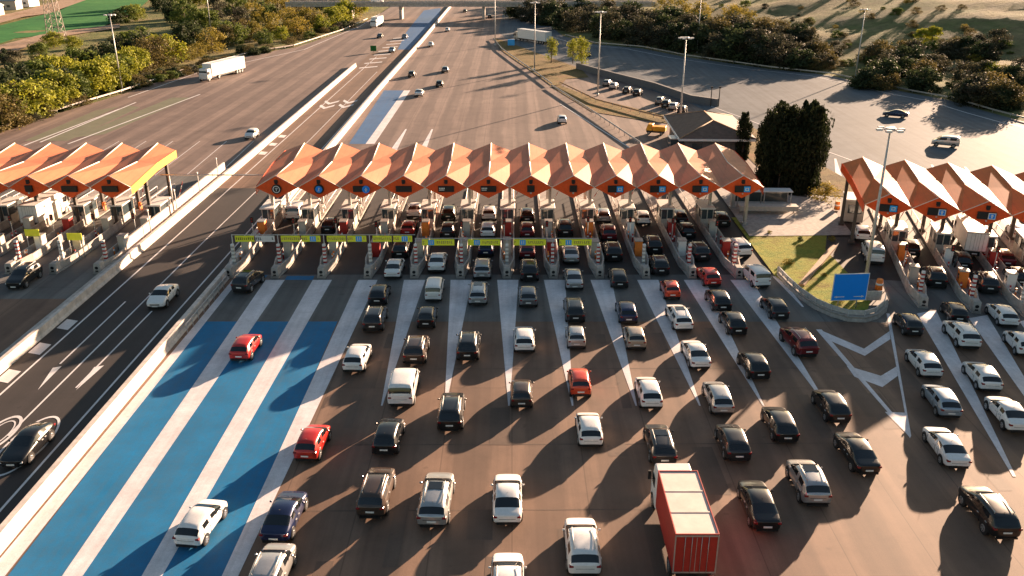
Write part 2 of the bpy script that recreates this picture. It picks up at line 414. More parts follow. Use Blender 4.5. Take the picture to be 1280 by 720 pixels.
# chevron island between the two plazas
ch = [PP(q) for q in (
    [(1020, 412), (1027, 412), (1137, 541), (1138, 548)], [(1108, 392), (1112, 392), (1139, 545), (1137, 548)],
    [(1026, 413), (1080, 436), (1112, 414), (1113, 424), (1081, 445), (1033, 424)],
    [(1058, 457), (1101, 470), (1121, 458), (1122, 470), (1103, 484), (1068, 471)],
    [(1106, 515), (1132, 516), (1137, 546)])]
sheet('chevron_paint', ch, 'paint_white', .016)
# right plaza separators
TH = R(-16.5)
O = Vector((40.2, 88.7)); U = Vector((math.cos(TH), math.sin(TH))); V = Vector((-math.sin(TH), math.cos(TH)))
def RP(u, v): q = O+U*u+V*v; return (q.x, q.y)
RN = [2.3+4.72*k for k in range(6)]
sep = []
for px0, px1 in (((1146, 392), (1170, 388), (1269, 596), (1265, 590)), ((1212, 398), (1234, 392), (1350, 590), (1345, 590)), ((1274, 402), (1296, 398), (1420, 590), (1412, 590)), ((1102, 395), (1106, 394), (1112, 420), (1110, 420))) and [] or []: pass
for q in (((1146, 392), (1170, 388), (1270, 596), (1266, 596)), ((1211, 398), (1234, 394), (1345, 580), (1340, 580)), ((1274, 402), (1296, 398), (1420, 590), (1412, 590))): sep.append(PP(q))
for k in range(-1, 5):
    sep.append([RP(RN[0]+4.72*k-.7, 27), RP(RN[0]+4.72*k+.7, 27), RP(RN[0]+4.72*k+.2, 48), RP(RN[0]+4.72*k-.1, 48)])
sheet('right_separator_paint', sep, 'paint_white', .020)
# long shoulder line of the slip road
lines = []
for off in (3.0,):
    pts = [(x-off*1.6, y-off*.3) for x, y in REDGE[2:14]]
    line(pts, .3)
line([(24, 232), (36, 200), (46, 165), (52, 140), (58, 120)], .25)
line([P(475, 17), P(450, 33), P(380, 62), P(250, 90), P(160, 122)], .3)
for a, b2 in (((700, 130), (835, 215)),): line([P(*a), P(*b2)], .25)
sheet('edge_lines', lines, 'paint_line', .024)

# grass patches
sheet('green_field', [[P(*q) for q in ((-60, 62), (0, 56), (20, 49), (60, 45), (120, 38), (150, 25), (178, 8), (196, -8), (120, -8), (75, 14), (0, 33), (-60, 44))]], 'field', .35)
sheet('dirt_track', [[P(*q) for q in ((-40, 75), (20, 66), (60, 50), (95, 44), (150, 36), (150, 31), (95, 38), (50, 45), (0, 58), (-40, 68))]], 'soil', .40)
sheet('dirt_track', [[P(*q) for q in ((-40, 44), (0, 30), (30, 22), (60, 18), (110, 0), (80, 0), (30, 14), (-40, 30))]], 'soil', .40)
sheet('grass_island', [[(27.6, 104), (40, 104.5), (35.4, 92), (35.2, 78), (33.5, 74.6), (31, 74.3), (28.6, 77.8), (27.4, 84)]], 'lawn', .13)
sheet('paved_path', [[(28, 96.6), (40.4, 97), (42, 112), (28.5, 118)]], 'kerb', .17)
sheet('verge', [PP([(617, 47), (640, 55), (727, 87), (736, 97), (708, 99), (701, 107), (688, 107), (664, 89), (640, 73), (625, 62)])], 'verge', .10)
sheet('verge', [PP([(688, 108), (701, 107), (745, 124), (838, 146), (845, 156), (800, 150), (740, 140)])], 'verge', .08)
sheet('verge_bank', [[(37.6, 116), (50, 112), (46, 150), (43, 170), (38, 150)]], 'verge', .05)  # flat patch of verge ground behind the cypress clump

# ------------------------------------------------------------------ vehicles
GL = ('body', 'windscreen', 'rear_window', 'side_window')
def loft_car(stations):
    n_ = len(stations); stations = [((q[0], q[1]*(.90 if i in (0, n_-1) else .965 if i in (1, n_-2) else 1))+tuple(q[2:])) for i, q in enumerate(stations)]
    """stations: (y, w, zlow, belt, wr, top, cabin, seg) seg describes the strip to the next station"""
    bm = bmesh.new(); rows = []
    for (y, w, zl, be, wr, tp, cab, seg) in stations:
        wr = min(wr*1.13, w*.90)
        if cab: h = [(w*.86, zl), (w*.98, zl+.13), (w, (zl+be)/2+.05), (w*.985, be-.03), (w*.93, be+.035), (wr+.035, tp-.10), (wr-.045, tp-.02), (0, tp+.02)]
        else: h = [(w*.86, zl), (w*.98, zl+.13), (w, (zl+be)/2+.04), (w*.975, be-.04), (w*.92, be), (wr, tp-.02), (wr-.09, tp), (0, tp+.015)]
        r = [bm.verts.new((x, y, z)) for x, z in h]
        l = [bm.verts.new((-x, y, z)) for x, z in h[:-1]]
        rows.append((r, l+[r[-1]]))
    for i in range(len(rows)-1):
        seg = stations[i][7]
        for side in (0, 1):
            a, b2 = rows[i][side], rows[i+1][side]
            for j in range(7):
                q = (a[j], b2[j], b2[j+1], a[j+1])
                f = bm.faces.new(q if side == 0 else q[::-1]); mi = 0
                if seg in ('windscreen', 'rear_window') and j >= 5: mi = 2 if seg == 'windscreen' else 3
                if seg in ('side', 'windscreen') and j == 4: mi = 4
                if seg == 'rear_side' and j == 4: mi = 4
                if j == 0: mi = 1
                f.material_index = mi; f.smooth = True
        f = bm.faces.new((rows[i][0][0], rows[i][1][0], rows[i+1][1][0], rows[i+1][0][0])); f.material_index = 1
    for i, fl in ((0, 0), (-1, 1)):
        r, l = rows[i]
        for j in range(7):
            q = (r[j], r[j+1], l[j+1], l[j]) if j < 6 else (r[6], r[7], l[6])
            f = bm.faces.new(q if not fl else q[::-1]); f.material_index = 1 if j == 0 else 0; f.smooth = True
            if j == 5 and i == 0 and stations[0][6]: f.material_index = 3
        # van style upright tail: rear glass is the upper strip
    bmesh.ops.recalc_face_normals(bm, faces=bm.faces)
    me = bpy.data.meshes.new('t'); bm.to_mesh(me); bm.free()
    o = bpy.data.objects.new('t', me); C.objects.link(o)
    md = o.modifiers.new('s', 'SUBSURF'); md.levels = 1; md.render_levels = 1
    dg = bpy.context.evaluated_depsgraph_get()
    me2 = bpy.data.meshes.new_from_object(o.evaluated_get(dg)); bpy.data.objects.remove(o)
    return me2
def split_mesh(me, name, keep, mats, remap):
    bm = bmesh.new(); bm.from_mesh(me)
    bmesh.ops.delete(bm, geom=[f for f in bm.faces if f.material_index not in keep], context='FACES')
    for f in bm.faces: f.material_index = remap.get(f.material_index, 0); f.smooth = True
    m2 = bpy.data.meshes.new(name); bm.to_mesh(m2); bm.free()
    for m in mats: m2.materials.append(m)
    return m2
def wheel_mesh(r, w):
    mb = MB(); n = 20
    mb.tube((-w/2, 0, 0), (w/2, 0, 0), r, r, n, 0)
    for s in (-1, 1):
        mb.tube((s*(w/2), 0, 0), (s*(w/2+.012), 0, 0), r*.66, r*.6, 14, 1)
        for k in range(5):
            a = 2*math.pi*k/5+.3
            mb.tube((s*(w/2+.014), math.cos(a)*r*.42, math.sin(a)*r*.42), (s*(w/2+.016), math.cos(a)*r*.42, math.sin(a)*r*.42), r*.12, r*.12, 6, 0)
    bmesh.ops.recalc_face_normals(mb.bm, faces=mb.bm.faces)
    me = bpy.data.meshes.new('wheel'); mb.bm.to_mesh(me); mb.bm.free()
    me.materials.append(M['tyre']); me.materials.append(M['rim']); return me

def make_car(kind):
    t = bpy.data.objects.new(kind[0], None); C.objects.link(t)
    st, wb, wr, rails, sun, z_tail, z_head, wide = kind[1:]
    me = loft_car(st); ph = PAINTS['white']
    body = bpy.data.objects.new('body', split_mesh(me, 'body', (0, 1), (ph, M['black']), {1: 1, 0: 0})); link(body, t)
    body.material_slots[0].link = 'OBJECT'; body.material_slots[0].material = ph
    for nm, idx in (('windscreen', 2), ('rear_window', 3)):
        link(bpy.data.objects.new(nm, split_mesh(me, nm, (idx,), (M['glass'],), {})), t)
    for s in (1, -1):
        mm = split_mesh(me, 'side_window', (4,), (M['glass'],), {}); bm = bmesh.new(); bm.from_mesh(mm)
        bmesh.ops.delete(bm, geom=[f for f in bm.faces if f.calc_center_median().x*s < 0], context='FACES'); bm.to_mesh(mm); bm.free()
        link(bpy.data.objects.new('side_window', mm), t)
    W = max(s[1] for s in st); y0 = st[0][0]; y1 = st[-1][0]
    wm = wheel_mesh(wr, .21)
    for y in wb:
        for s in (1, -1):
            o = link(bpy.data.objects.new('wheel', wm), t); o.location = (s*(W-.085), y, wr)
            # wheel arch
            mb = MB(); mb.tube((s*(W-.2), y, wr+.03), (s*(W+.004), y, wr+.03), wr+.075, wr+.075, 22, 0); mb.build('wheel_arch', 'black', t)
    for s in (1, -1):
        mb = MB(); mb.box(s*(W*.66) if s > 0 else -W*.915, W*.915 if s > 0 else -W*.66, y0+.0, y0+.22, z_tail-.06, z_tail+.07, 0, (0, 0, .0, .0)); mb.build('tail_light', 'tail', t, .02)
        mb = MB(); mb.box(s*(W*.52) if s > 0 else -W*.84, W*.84 if s > 0 else -W*.52, y1-.30, y1-.05, z_head-.15, z_head-.03, 0, (0, 0, 0, .05)); mb.build('headlight', 'headlight', t, .02)
        # mirrors
        mz = st[-4][3]+.1; my = [q for q in st if q[6]][-1][0]+.25
        mb = MB(); mb.box(min(s*(W+.0), s*(W+.15)), max(s*W, s*(W+.15)), my-.05, my+.05, mz, mz+.12, 0); o = mb.build('mirror', [ph], t, .03)
        o.material_slots[0].link = 'OBJECT'; o.material_slots[0].material = ph
    mb = MB(); mb.box(-.26, .26, y0-.02, y0+.03, z_tail-.28, z_tail-.17); mb.build('licence_plate', 'plate', t)
    mb = MB(); mb.box(-.26, .26, y1-.05, y1+.015, .36, .47); mb.build('licence_plate', 'plate', t)
    mb = MB(); mb.box(-W*.72, W*.72, y0-.008, y0+.06, .28, .40); mb.build('bumper_trim', 'black', t)
    mb = MB(); mb.box(-W*.5, W*.5, y1-.05, y1+.006, .50, .60).box(-W*.6, W*.6, y1-.08, y1+.0, .24, .33); mb.build('grille', 'black', t)
    cab0 = [q for q in st if q[6]]; yb = cab0[0][0]; yf = cab0[-1][0]
    for s in (1, -1):
        for yy in (yf+.62, (yb+yf)/2-.02, yb+.15): MB().box(min(s*(W-.03), s*(W+.001)), max(s*(W-.03), s*(W+.001)), yy-.012, yy+.012, .38, cab0[1][3]-.06).build('door_seam', 'black', t)
        for yy in ((yb+yf)/2+.12, yb+.28): MB().box(min(s*(W-.03), s*(W+.022)), max(s*(W-.03), s*(W+.022)), yy, yy+.17, cab0[1][3]-.17, cab0[1][3]-.13).build('door_handle', 'galv', t)
    MB().box(-.5, .5, y0-.006, y0+.03, z_tail-.13, z_tail-.115).build('tailgate_seam', 'black', t)
    MB().tube((0, yb+.35, cab0[1][5]-.02), (0, yb+.12, cab0[1][5]+.16), .012, .005, n=5).build('aerial', 'black', t)
    if rails:
        cab = [q for q in st if q[6]]; zr = min(q[5] for q in cab[1:-1]) if len(cab) > 2 else cab[0][5]
        ya, yb = cab[0][0]+.25, cab[-1][0]-.15
        for s in (1, -1):
            mb = MB(); x = s*(cab[1][4]-.05); mb.tube((x, ya, zr+.06), (x, yb, zr+.06), .025, .025, 6).tube((x, ya+.05, zr-.05), (x, ya+.05, zr+.06), .025, n=6).tube((x, yb-.05, zr-.05), (x, yb-.05, zr+.06), .025, n=6); mb.build('roof_rail', 'galv', t)
    if sun:
        cab = [q for q in st if q[6]]; zz = max(q[5] for q in cab)
        mb = MB(); mb.box(-.42, .42, cab[-1][0]-.95, cab[-1][0]-.2, zz-.02, zz+.022); mb.build('sunroof', 'glass', t, .01)
    return t
#            y     w    zlow belt  wr   top  cab seg
SEDAN = [(-2.32, .78, .36, .86, .60, .90, 0, 'b'), (-2.24, .86, .24, .93, .66, .99, 0, 'b'), (-1.72, .90, .2, .95, .70, 1.03, 0, 'rear_window'),
         (-1.02, .90, .2, .94, .575, 1.40, 1, 'side'), (-.36, .90, .2, .93, .59, 1.45, 1, 'b'), (-.26, .90, .2, .93, .59, 1.45, 1, 'side'),
         (.36, .90, .2, .92, .585, 1.42, 1, 'windscreen'), (1.16, .90, .2, .90, .72, .99, 0, 'b'), (1.6, .895, .2, .86, .70, .93, 0, 'b'), (2.1, .86, .22, .76, .62, .80, 0, 'b'), (2.28, .78, .28, .64, .52, .68, 0, 'b')]
HATCH = [(-2.02, .77, .36, .84, .58, .92, 0, 'b'), (-1.97, .85, .26, .93, .64, 1.01, 0, 'rear_window'), (-1.52, .88, .22, .97, .55, 1.40, 1, 'b'),
         (-1.32, .88, .2, .96, .57, 1.45, 1, 'side'), (-.42, .88, .2, .95, .59, 1.50, 1, 'b'), (-.32, .88, .2, .95, .59, 1.50, 1, 'side'),
         (.40, .88, .2, .94, .585, 1.46, 1, 'windscreen'), (1.15, .88, .2, .92, .70, 1.02, 0, 'b'), (1.55, .87, .2, .88, .68, .95, 0, 'b'), (1.92, .84, .22, .76, .6, .80, 0, 'b'), (2.06, .76, .28, .64, .5, .68, 0, 'b')]
CITY = [(-1.76, .72, .36, .88, .54, .98, 0, 'b'), (-1.72, .79, .26, .95, .58, 1.05, 0, 'rear_window'), (-1.45, .81, .22, .98, .50, 1.42, 1, 'b'),
        (-1.3, .81, .2, .97, .52, 1.47, 1, 'side'), (-.38, .81, .2, .96, .54, 1.50, 1, 'b'), (-.28, .81, .2, .96, .54, 1.50, 1, 'side'),
        (.40, .81, .2, .95, .53, 1.46, 1, 'windscreen'), (1.02, .81, .2, .94, .64, 1.05, 0, 'b'), (1.4, .80, .2, .88, .60, .97, 0, 'b'), (1.66, .76, .22, .78, .54, .83, 0, 'b'), (1.78, .68, .28, .64, .45, .7, 0, 'b')]
SUV = [(-2.24, .82, .42, .96, .64, 1.06, 0, 'b'), (-2.18, .90, .32, 1.04, .70, 1.12, 0, 'rear_window'), (-1.80, .93, .28, 1.08, .60, 1.58, 1, 'b'),
       (-1.62, .93, .27, 1.07, .62, 1.63, 1, 'side'), (-.46, .93, .27, 1.06, .64, 1.67, 1, 'b'), (-.36, .93, .27, 1.06, .64, 1.67, 1, 'side'),
       (.42, .93, .27, 1.05, .635, 1.63, 1, 'windscreen'), (1.18, .93, .27, 1.04, .76, 1.14, 0, 'b'), (1.65, .925, .27, 1.0, .74, 1.07, 0, 'b'), (2.12, .89, .29, .88, .66, .93, 0, 'b'), (2.26, .80, .34, .74, .55, .79, 0, 'b')]
ESTATE = [(-2.34, .78, .36, .86, .60, .94, 0, 'b'), (-2.28, .86, .26, .94, .66, 1.01, 0, 'rear_window'), (-1.86, .89, .22, .98, .56, 1.38, 1, 'b'),
          (-1.70, .90, .2, .97, .575, 1.43, 1, 'side'), (-.42, .90, .2, .95, .59, 1.48, 1, 'b'), (-.32, .90, .2, .95, .59, 1.48, 1, 'side'),
          (.42, .90, .2, .94, .585, 1.45, 1, 'windscreen'), (1.22, .90, .2, .92, .72, 1.0, 0, 'b'), (1.7, .89, .2, .88, .70, .94, 0, 'b'), (2.16, .86, .22, .76, .62, .80, 0, 'b'), (2.32, .78, .28, .64, .52, .68, 0, 'b')]
VAN = [(-2.50, .86, .40, 1.10, .74, 1.22, 0, 'b'), (-2.46, .94, .32, 1.15, .80, 1.28, 0, 'rear_window'), (-2.34, .96, .28, 1.18, .78, 1.90, 1, 'b'),
       (-2.15, .96, .26, 1.17, .79, 1.96, 1, 'side'), (-.46, .96, .26, 1.16, .80, 1.98, 1, 'b'), (-.34, .96, .26, 1.16, .80, 1.98, 1, 'side'),
       (.95, .96, .26, 1.14, .77, 1.90, 1, 'windscreen'), (1.68, .96, .26, 1.12, .80, 1.26, 0, 'b'), (2.0, .95, .26, 1.06, .76, 1.16, 0, 'b'), (2.36, .91, .28, .92, .68, .98, 0, 'b'), (2.5, .82, .34, .76, .58, .82, 0, 'b')]
COUPE = [(-2.2, .78, .36, .84, .60, .90, 0, 'b'), (-2.12, .88, .24, .92, .66, .98, 0, 'rear_window'), (-1.0, .91, .18, .92, .53, 1.32, 1, 'side'),
         (-.5, .91, .18, .90, .55, 1.36, 1, 'b'), (-.40, .91, .18, .90, .55, 1.36, 1, 'side'), (.1, .91, .18, .88, .55, 1.34, 1, 'windscreen'), (1.02, .91, .18, .85, .70, .93, 0, 'b'),
         (1.6, .90, .18, .80, .70, .86, 0, 'b'), (2.1, .86, .2, .70, .6, .74, 0, 'b'), (2.25, .76, .26, .6, .5, .64, 0, 'b')]
KINDS = {'sedan': ('sedan', SEDAN, (-1.42, 1.40), .33, 0, 0, .80, .66, 0), 'hatchback': ('hatchback', HATCH, (-1.26, 1.28), .32, 0, 0, .86, .68, 0),
         'city': ('city_car', CITY, (-1.12, 1.12), .30, 0, 0, .86, .70, 0), 'suv': ('suv', SUV, (-1.34, 1.36), .37, 1, 0, .96, .82, 0), 'suvs': ('suv', SUV, (-1.34, 1.36), .37, 1, 1, .96, .82, 0),
         'estate': ('estate_car', ESTATE, (-1.42, 1.42), .33, 1, 1, .86, .68, 0), 'van': ('van', VAN, (-1.5, 1.55), .35, 0, 0, 1.0, .84, 0), 'coupe': ('sports_car', COUPE, (-1.34, 1.34), .34, 0, 0, .78, .62, 0)}
CATN = {'sedan': 'sedan', 'hatchback': 'hatchback', 'city': 'small car', 'suv': 'SUV', 'suvs': 'SUV', 'estate': 'estate car', 'van': 'van', 'coupe': 'sports car'}
PROTO = {}
FLEET = []
def car(kind, color, px, py, away=True, head=None, label=None, h=0, hs=1.0):
    """px,py: where the near bumper meets the road in the survey"""
    if kind not in PROTO: PROTO[kind] = make_car(KINDS[kind]); o = PROTO[kind]
    else: o = copy_tree(PROTO[kind])
    st = KINDS[kind][1]; X, Y = P(px, py, .25+h)
    if head is None: head = 0
    a = R(-head)                       # clockwise from +Y
    f = Vector((-math.sin(a), math.cos(a)))
    if abs(head) > 90 or not away: pass
    L = -st[0][0]
    if away: c = Vector((X, Y))+f*L
    else: c = Vector((X, Y))+f*L; a += math.pi
    o.location = (c.x, c.y, .012+h); o.rotation_euler = (0, 0, a); jr = random.Random(int(px*7+py*13)); o.scale = (hs*jr.uniform(.96, 1.03), hs*jr.uniform(.95, 1.06), hs*jr.uniform(.95, 1.05))
    for ch in o.children:
        if ch.name.split('.')[0] in ('body', 'mirror'): ch.material_slots[0].material = PAINTS[color]
    tag(o, label or '', CATN[kind]); FLEET.append((o, kind, color, c.x, c.y, label)); return o
H, S, T, V_, E_, S2, CO, SE = 'hatchback', 'suv', 'city', 'van', 'estate', 'suvs', 'coupe', 'sedan'
Q = [
 (S2,'charcoal',299,366,9),(H,'red',299,451,1),(H,'black',471,381),(S,'charcoal',465,415),(H,'white',441,465,2),(SE,'white',490,348),(H,'black',499,322),
 (SE,'white',545,340),(V_,'white',541,378,0,.86),(T,'black',532,410),(S,'brown',517,456),(V_,'white',500.5,509),(S,'silver',602.5,349),(E_,'silver',597,381),
 (S,'black',584,451),(H,'navy',607,320),(S,'black',662,351),(H,'grey',660.5,384),(H,'white',655.5,440),(H,'dark red',659,323),(SE,'silver',714.5,329),(SE,'silver',718.5,362),
 (S,'charcoal',719.5,403),(T,'silver',721,436),(T,'orange red',726,496),(S,'black',768,326),(H,'black',775,359),(H,'navy',786,404),(T,'beige',796,437),
 (S,'black',827,344),(T,'orange red',841,374),(T,'brown',652,510),(E_,'white',855,413,-2),(H,'red',892,358,-4),(V_,'white',955,361,-6,.88),(H,'black',904,389,-2),
 (H,'black',923,419,-2),(H,'charcoal',976,399,-2),(S,'dark red',1010,446,-5),(SE,'white',877,462,-2),(H,'black',951,475,-3),(S,'white',931,321,-8),(S,'charcoal',879,326,-6),
 (H,'silver',904,518),(T,'charcoal',1143,419,3),(T,'black',1199,403,10),(S,'white',1213,436,5),(H,'white',1262,408,8),(H,'white',1286,446,9),(H,'white',1165,472,4),
 (H,'pale blue',1188,522,5),(H,'white',1239,489,6),(SE,'white',1276,542,5),(SE,'white',1198,586,4),(S,'black',1257,674,1),(H,'black',1050,529,-1),(SE,'black',1086,594,-1),
 (S2,'silver',1022,635,1),(SE,'black',959,665,1),(H,'black',984,553,0),(H,'charcoal',924,577),(H,'white',739,560),(H,'white',815,511),(E_,'charcoal',831,583),(SE,'white',634,656),
 (S,'white',731,722),(S,'white',634,775),(H,'red',381,578,4),(H,'black',480,569,2),(S,'black',562,539),(S,'brown',463,648,2),(E_,'silver',540,658,2,1.06),(SE,'navy',342,680,3),
 (S,'silver',325,758,2),(H,'white',233,685,7),
 (V_,'white',366,275),(H,'black',409,291),(SE,'white',517,272),(H,'red',509,294),(H,'dark green',560,274),(H,'black',559,297),(H,'white',611,275),(H,'white',609.5,297),
 (H,'black',659,278),(H,'dark red',659,297),(S,'black',707,295),(H,'silver',755,278),(S,'dark red',762,302),(H,'white',805,281),(S,'black',819,317),(H,'charcoal',852,280),
 (H,'black',861,297),(H,'black',905,282),
 (H,'white',1079,301,13),(V_,'white',1094,330,13,.95),(V_,'silver',1123,301,14),(H,'black',1140,320,14),(H,'silver',1234,310,15),(H,'dark red',1259,333,14),(S,'black',1172,360,14),
 (S,'charcoal',1237,366,14),(H,'black',1277,357,14),(H,'black',1205,336,14),(H,'white',1276,300,15),
]
for q in Q:
    car(q[0], q[1], q[2], q[3], head=q[4] if len(q) > 4 else 0, hs=q[5] if len(q) > 5 else 1)
# elsewhere: labels of their own
car(SE,'white',193,386,away=False,label='white saloon driving towards the camera on the dark lanes left of the barrier')
car(CO,'black',15,583,away=False,label='black sports car inside a painted ring on the dark lanes at lower left')
car(S,'black',17,361,away=False,head=0,label='black off-roader leaving the left booths towards the camera')
car(H,'white',311,173,away=False,label='white car on the left plaza approach beside the barrier wall')
car(H,'charcoal',474,47,away=False,label='dark car just behind the small white lorry near the overpass')
car(H,'grey',505,48,away=False,label='grey car beside the blue far lane, farther of the two')
car(H,'silver',489,65,away=False,label='silver car at the near end of the blue far lane')
car(H,'white',559,39,label='white car driving away closest to the overpass right of the barrier')
car(H,'white',538,58,label='white car driving away beside the far end of the barrier')
car(H,'charcoal',514,96,label='dark car driving away along the barrier, short of the white saloon')
car(H,'grey',556,90,label='grey car driving away ahead of the black hatchback')
car(H,'black',549,108,label='black hatchback driving away between a grey and a white car')
car(SE,'white',523,120,label='white saloon driving away just beyond the pale blue strip')
car(T,'white',703,154,label='small white car alone on the sunlit asphalt beyond the canopy')
car(H,'black',581,15,label='tiny dark car in the haze just before the overpass')
car(H,'black',612,22,label='dark car by the right pier of the overpass')
car(SE,'navy',1135,146,head=-62,label='dark blue saloon on the grey slip road below the hill')
car(V_,'silver',1202,183,head=-62,label='silver people carrier on the grey slip road at right',hs=.9)
car(H,'black',736,70,head=-30,label='black car on the slip road behind the yellow trees')
# parked under the retaining wall
for i, (px, py, cl) in enumerate(((757, 107, 'grey'), (765, 111, 'silver'), (782, 116, 'charcoal'), (795, 119, 'black'), (823, 130, 'grey'), (831, 134, 'black'), (840, 137, 'silver'), (851, 141, 'charcoal'))):
    car(T, cl, px, py, head=20, label='%s small car parked under the retaining wall, %s from the left' % ({'charcoal': 'dark grey'}.get(cl, cl), ORD[i]))
# queue labels
def lane_of(x, y):
    u = (Vector((x, y))-O).dot(U)
    if x > 30.5 and y < 120: return ('R', int(round(u/4.72)))
    return ('M', int(round((x+27.0)/4.84)))
lanes = {}
for f in FLEET:
    if f[5] is None: lanes.setdefault(lane_of(f[3], f[4]), []).append(f)
CN = {'charcoal': 'dark grey', 'pale blue': 'pale blue', 'orange red': 'orange-red'}
for key, fs in lanes.items():
    fs.sort(key=lambda f: -f[4])
    for i, f in enumerate(fs):
        nm = CATN[f[1]]; col = CN.get(f[2], f[2]); k = key[1]
        if key[0] == 'M': where = 'gable %s of the middle canopy' % ORD[max(0, min(11, k))]; where = '%s gable of the middle canopy' % ORD[max(0, min(11, k))]
        else: where = '%s gable of the right canopy' % ORD[k] if k >= 0 else 'grass island, left of the right canopy'
        tag(f[0], '%s %s, %s in the queue below the %s' % (col, nm, ORD[i], where))
        f[0]['group'] = 'vehicles queueing at the toll booths'

def lorry(name, label, loc, rz, L, Wd, Hh, boxm, topm, cabm, wheels, group=None):
    """origin at the tail; runs along +Y; cab in front"""
    t = thing(name, label, 'lorry', loc, rz, group)
    w = Wd/2; z0 = 1.0
    MB().box(-w, w, 0, L, z0, Hh).build('cargo_box', boxm, t, .03)
    MB().box(-w+.06, w-.06, .06, L-.06, Hh+.003, Hh+.03).build('roof_panel', topm, t)
    MB().box(-w, -w+.057, 0, L, Hh+.003, Hh+.075).box(w-.057, w, 0, L, Hh+.003, Hh+.075).box(-w+.06, w-.06, 0, .057, Hh+.003, Hh+.075).box(-w+.06, w-.06, L-.057, L, Hh+.003, Hh+.075).build('roof_frame', boxm, t)
    for yy in (L*.33, L*.66): MB().box(-w+.1, w-.1, yy-.05, yy+.05, Hh+.033, Hh+.055).build('roof_rib', topm, t)
    MB().box(-w+.25, w-.25, .1, L+.8, .62, .95).box(-w+.1, w-.1, .0, .12, .5, .62).build('chassis', 'black', t)
    cb = MB().box(-w+.04, w-.04, L+.25, L+2.1, .55, 1.6).box(-w+.06, w-.06, L+.25, L+2.1, 1.6, min(Hh-.1, 2.95), 0, (.06, .06, 0, .35)).build('cab', cabm, t, .07)
    MB().box(-w+.18, w-.18, L+1.86, L+2.06, 1.68, 2.45, 0, (.03, .03, .18, .16)).build('windscreen', 'glass', t)
    for s in (1, -1):
        MB().box(min(s*(w-.06), s*(w-.028)), max(s*(w-.06), s*(w-.028)), L+1.0, L+1.75, 1.65, 2.3).build('side_window', 'glass', t)
        MB().box(min(s*(w+.02), s*(w+.2)), max(s*(w+.02), s*(w+.2)), L+1.95, L+2.08, 1.6, 2.2).build('mirror', 'black', t)
        MB().box(s*.75 if s > 0 else -1.05, 1.05 if s > 0 else -.75, L+2.09, L+2.13, .7, .88).build('headlight', 'headlight', t)
        MB().box(s*.75 if s > 0 else -1.1, 1.1 if s > 0 else -.75, -.03, .0, .66, .8).build('tail_light', 'tail', t)
        for y in wheels+[L+1.35]:
            o = link(bpy.data.objects.new('wheel', LW), t); o.location = (s*(w-.17), y, .5)
    for x in (-.01, ): MB().box(x, x+.03, -.012, .0, z0+.1, Hh-.15).box(-w+.0, w-.0, -.02, 0, z0+.0, z0+.09).box(-w+.0, w-.0, -.02, 0, Hh-.1, Hh-.0).box(-w, -w+.07, -.02, 0, z0+.09, Hh-.1).box(w-.07, w, -.02, 0, z0+.09, Hh-.1).build('door_frame', 'steel', t)
    for xx in (-.62, -.25, .27, .64): MB().tube((xx, -.035, z0+.05), (xx, -.035, Hh-.1), .018, n=6).build('lock_rod', 'steel', t)
    MB().box(-.26, .26, -.04, -.01, .66, .77).build('licence_plate', 'plate', t)
    return t
LW = wheel_mesh(.5, .3)
a = P(866, 712, .6); lorry('box_lorry', 'red box lorry with a white roof among the queueing cars', (9.85, 37.5, .01), 0, 5.9, 2.35, 3.5, 'red', 'cream_top', 'white', [1.2])
a = P(303, 90); lorry('articulated_lorry', 'long white articulated lorry heading for the left booths', (a[0]-.5, a[1]+1, .01), R(180-14), 15.5, 2.5, 3.9, 'white', 'white', 'white', [1.6, 2.8, 4.0, 12.5])
a = P(474, 33); lorry('box_lorry', 'small white lorry near the overpass on the oncoming side', (a[0], a[1]+4, .01), R(180-8), 8, 2.5, 3.7, 'white', 'white', 'white', [1.5])
a = P(685, 54); lorry('tanker_lorry', 'long white lorry on the slip road beside the dark thicket', (a[0], a[1]-4, .01), R(37), 15, 2.6, 3.9, 'white', 'white', 'cream', [1.6, 2.8, 4.0, 12.5])
a = RP(9.9, 3.2); lorry('box_lorry', 'white high-sided box lorry at the second booth of the right canopy', (a[0], a[1], .01), TH, 5.5, 2.2, 3.1, 'white', 'white', 'white', [1.0])
a = P(3, 305); 
t = lorry('box_lorry', 'white box lorry standing among the left booths', (-57.9, 99, .01), 0, 5.5, 2.2, 3.1, 'white', 'white', 'white', [1.0])

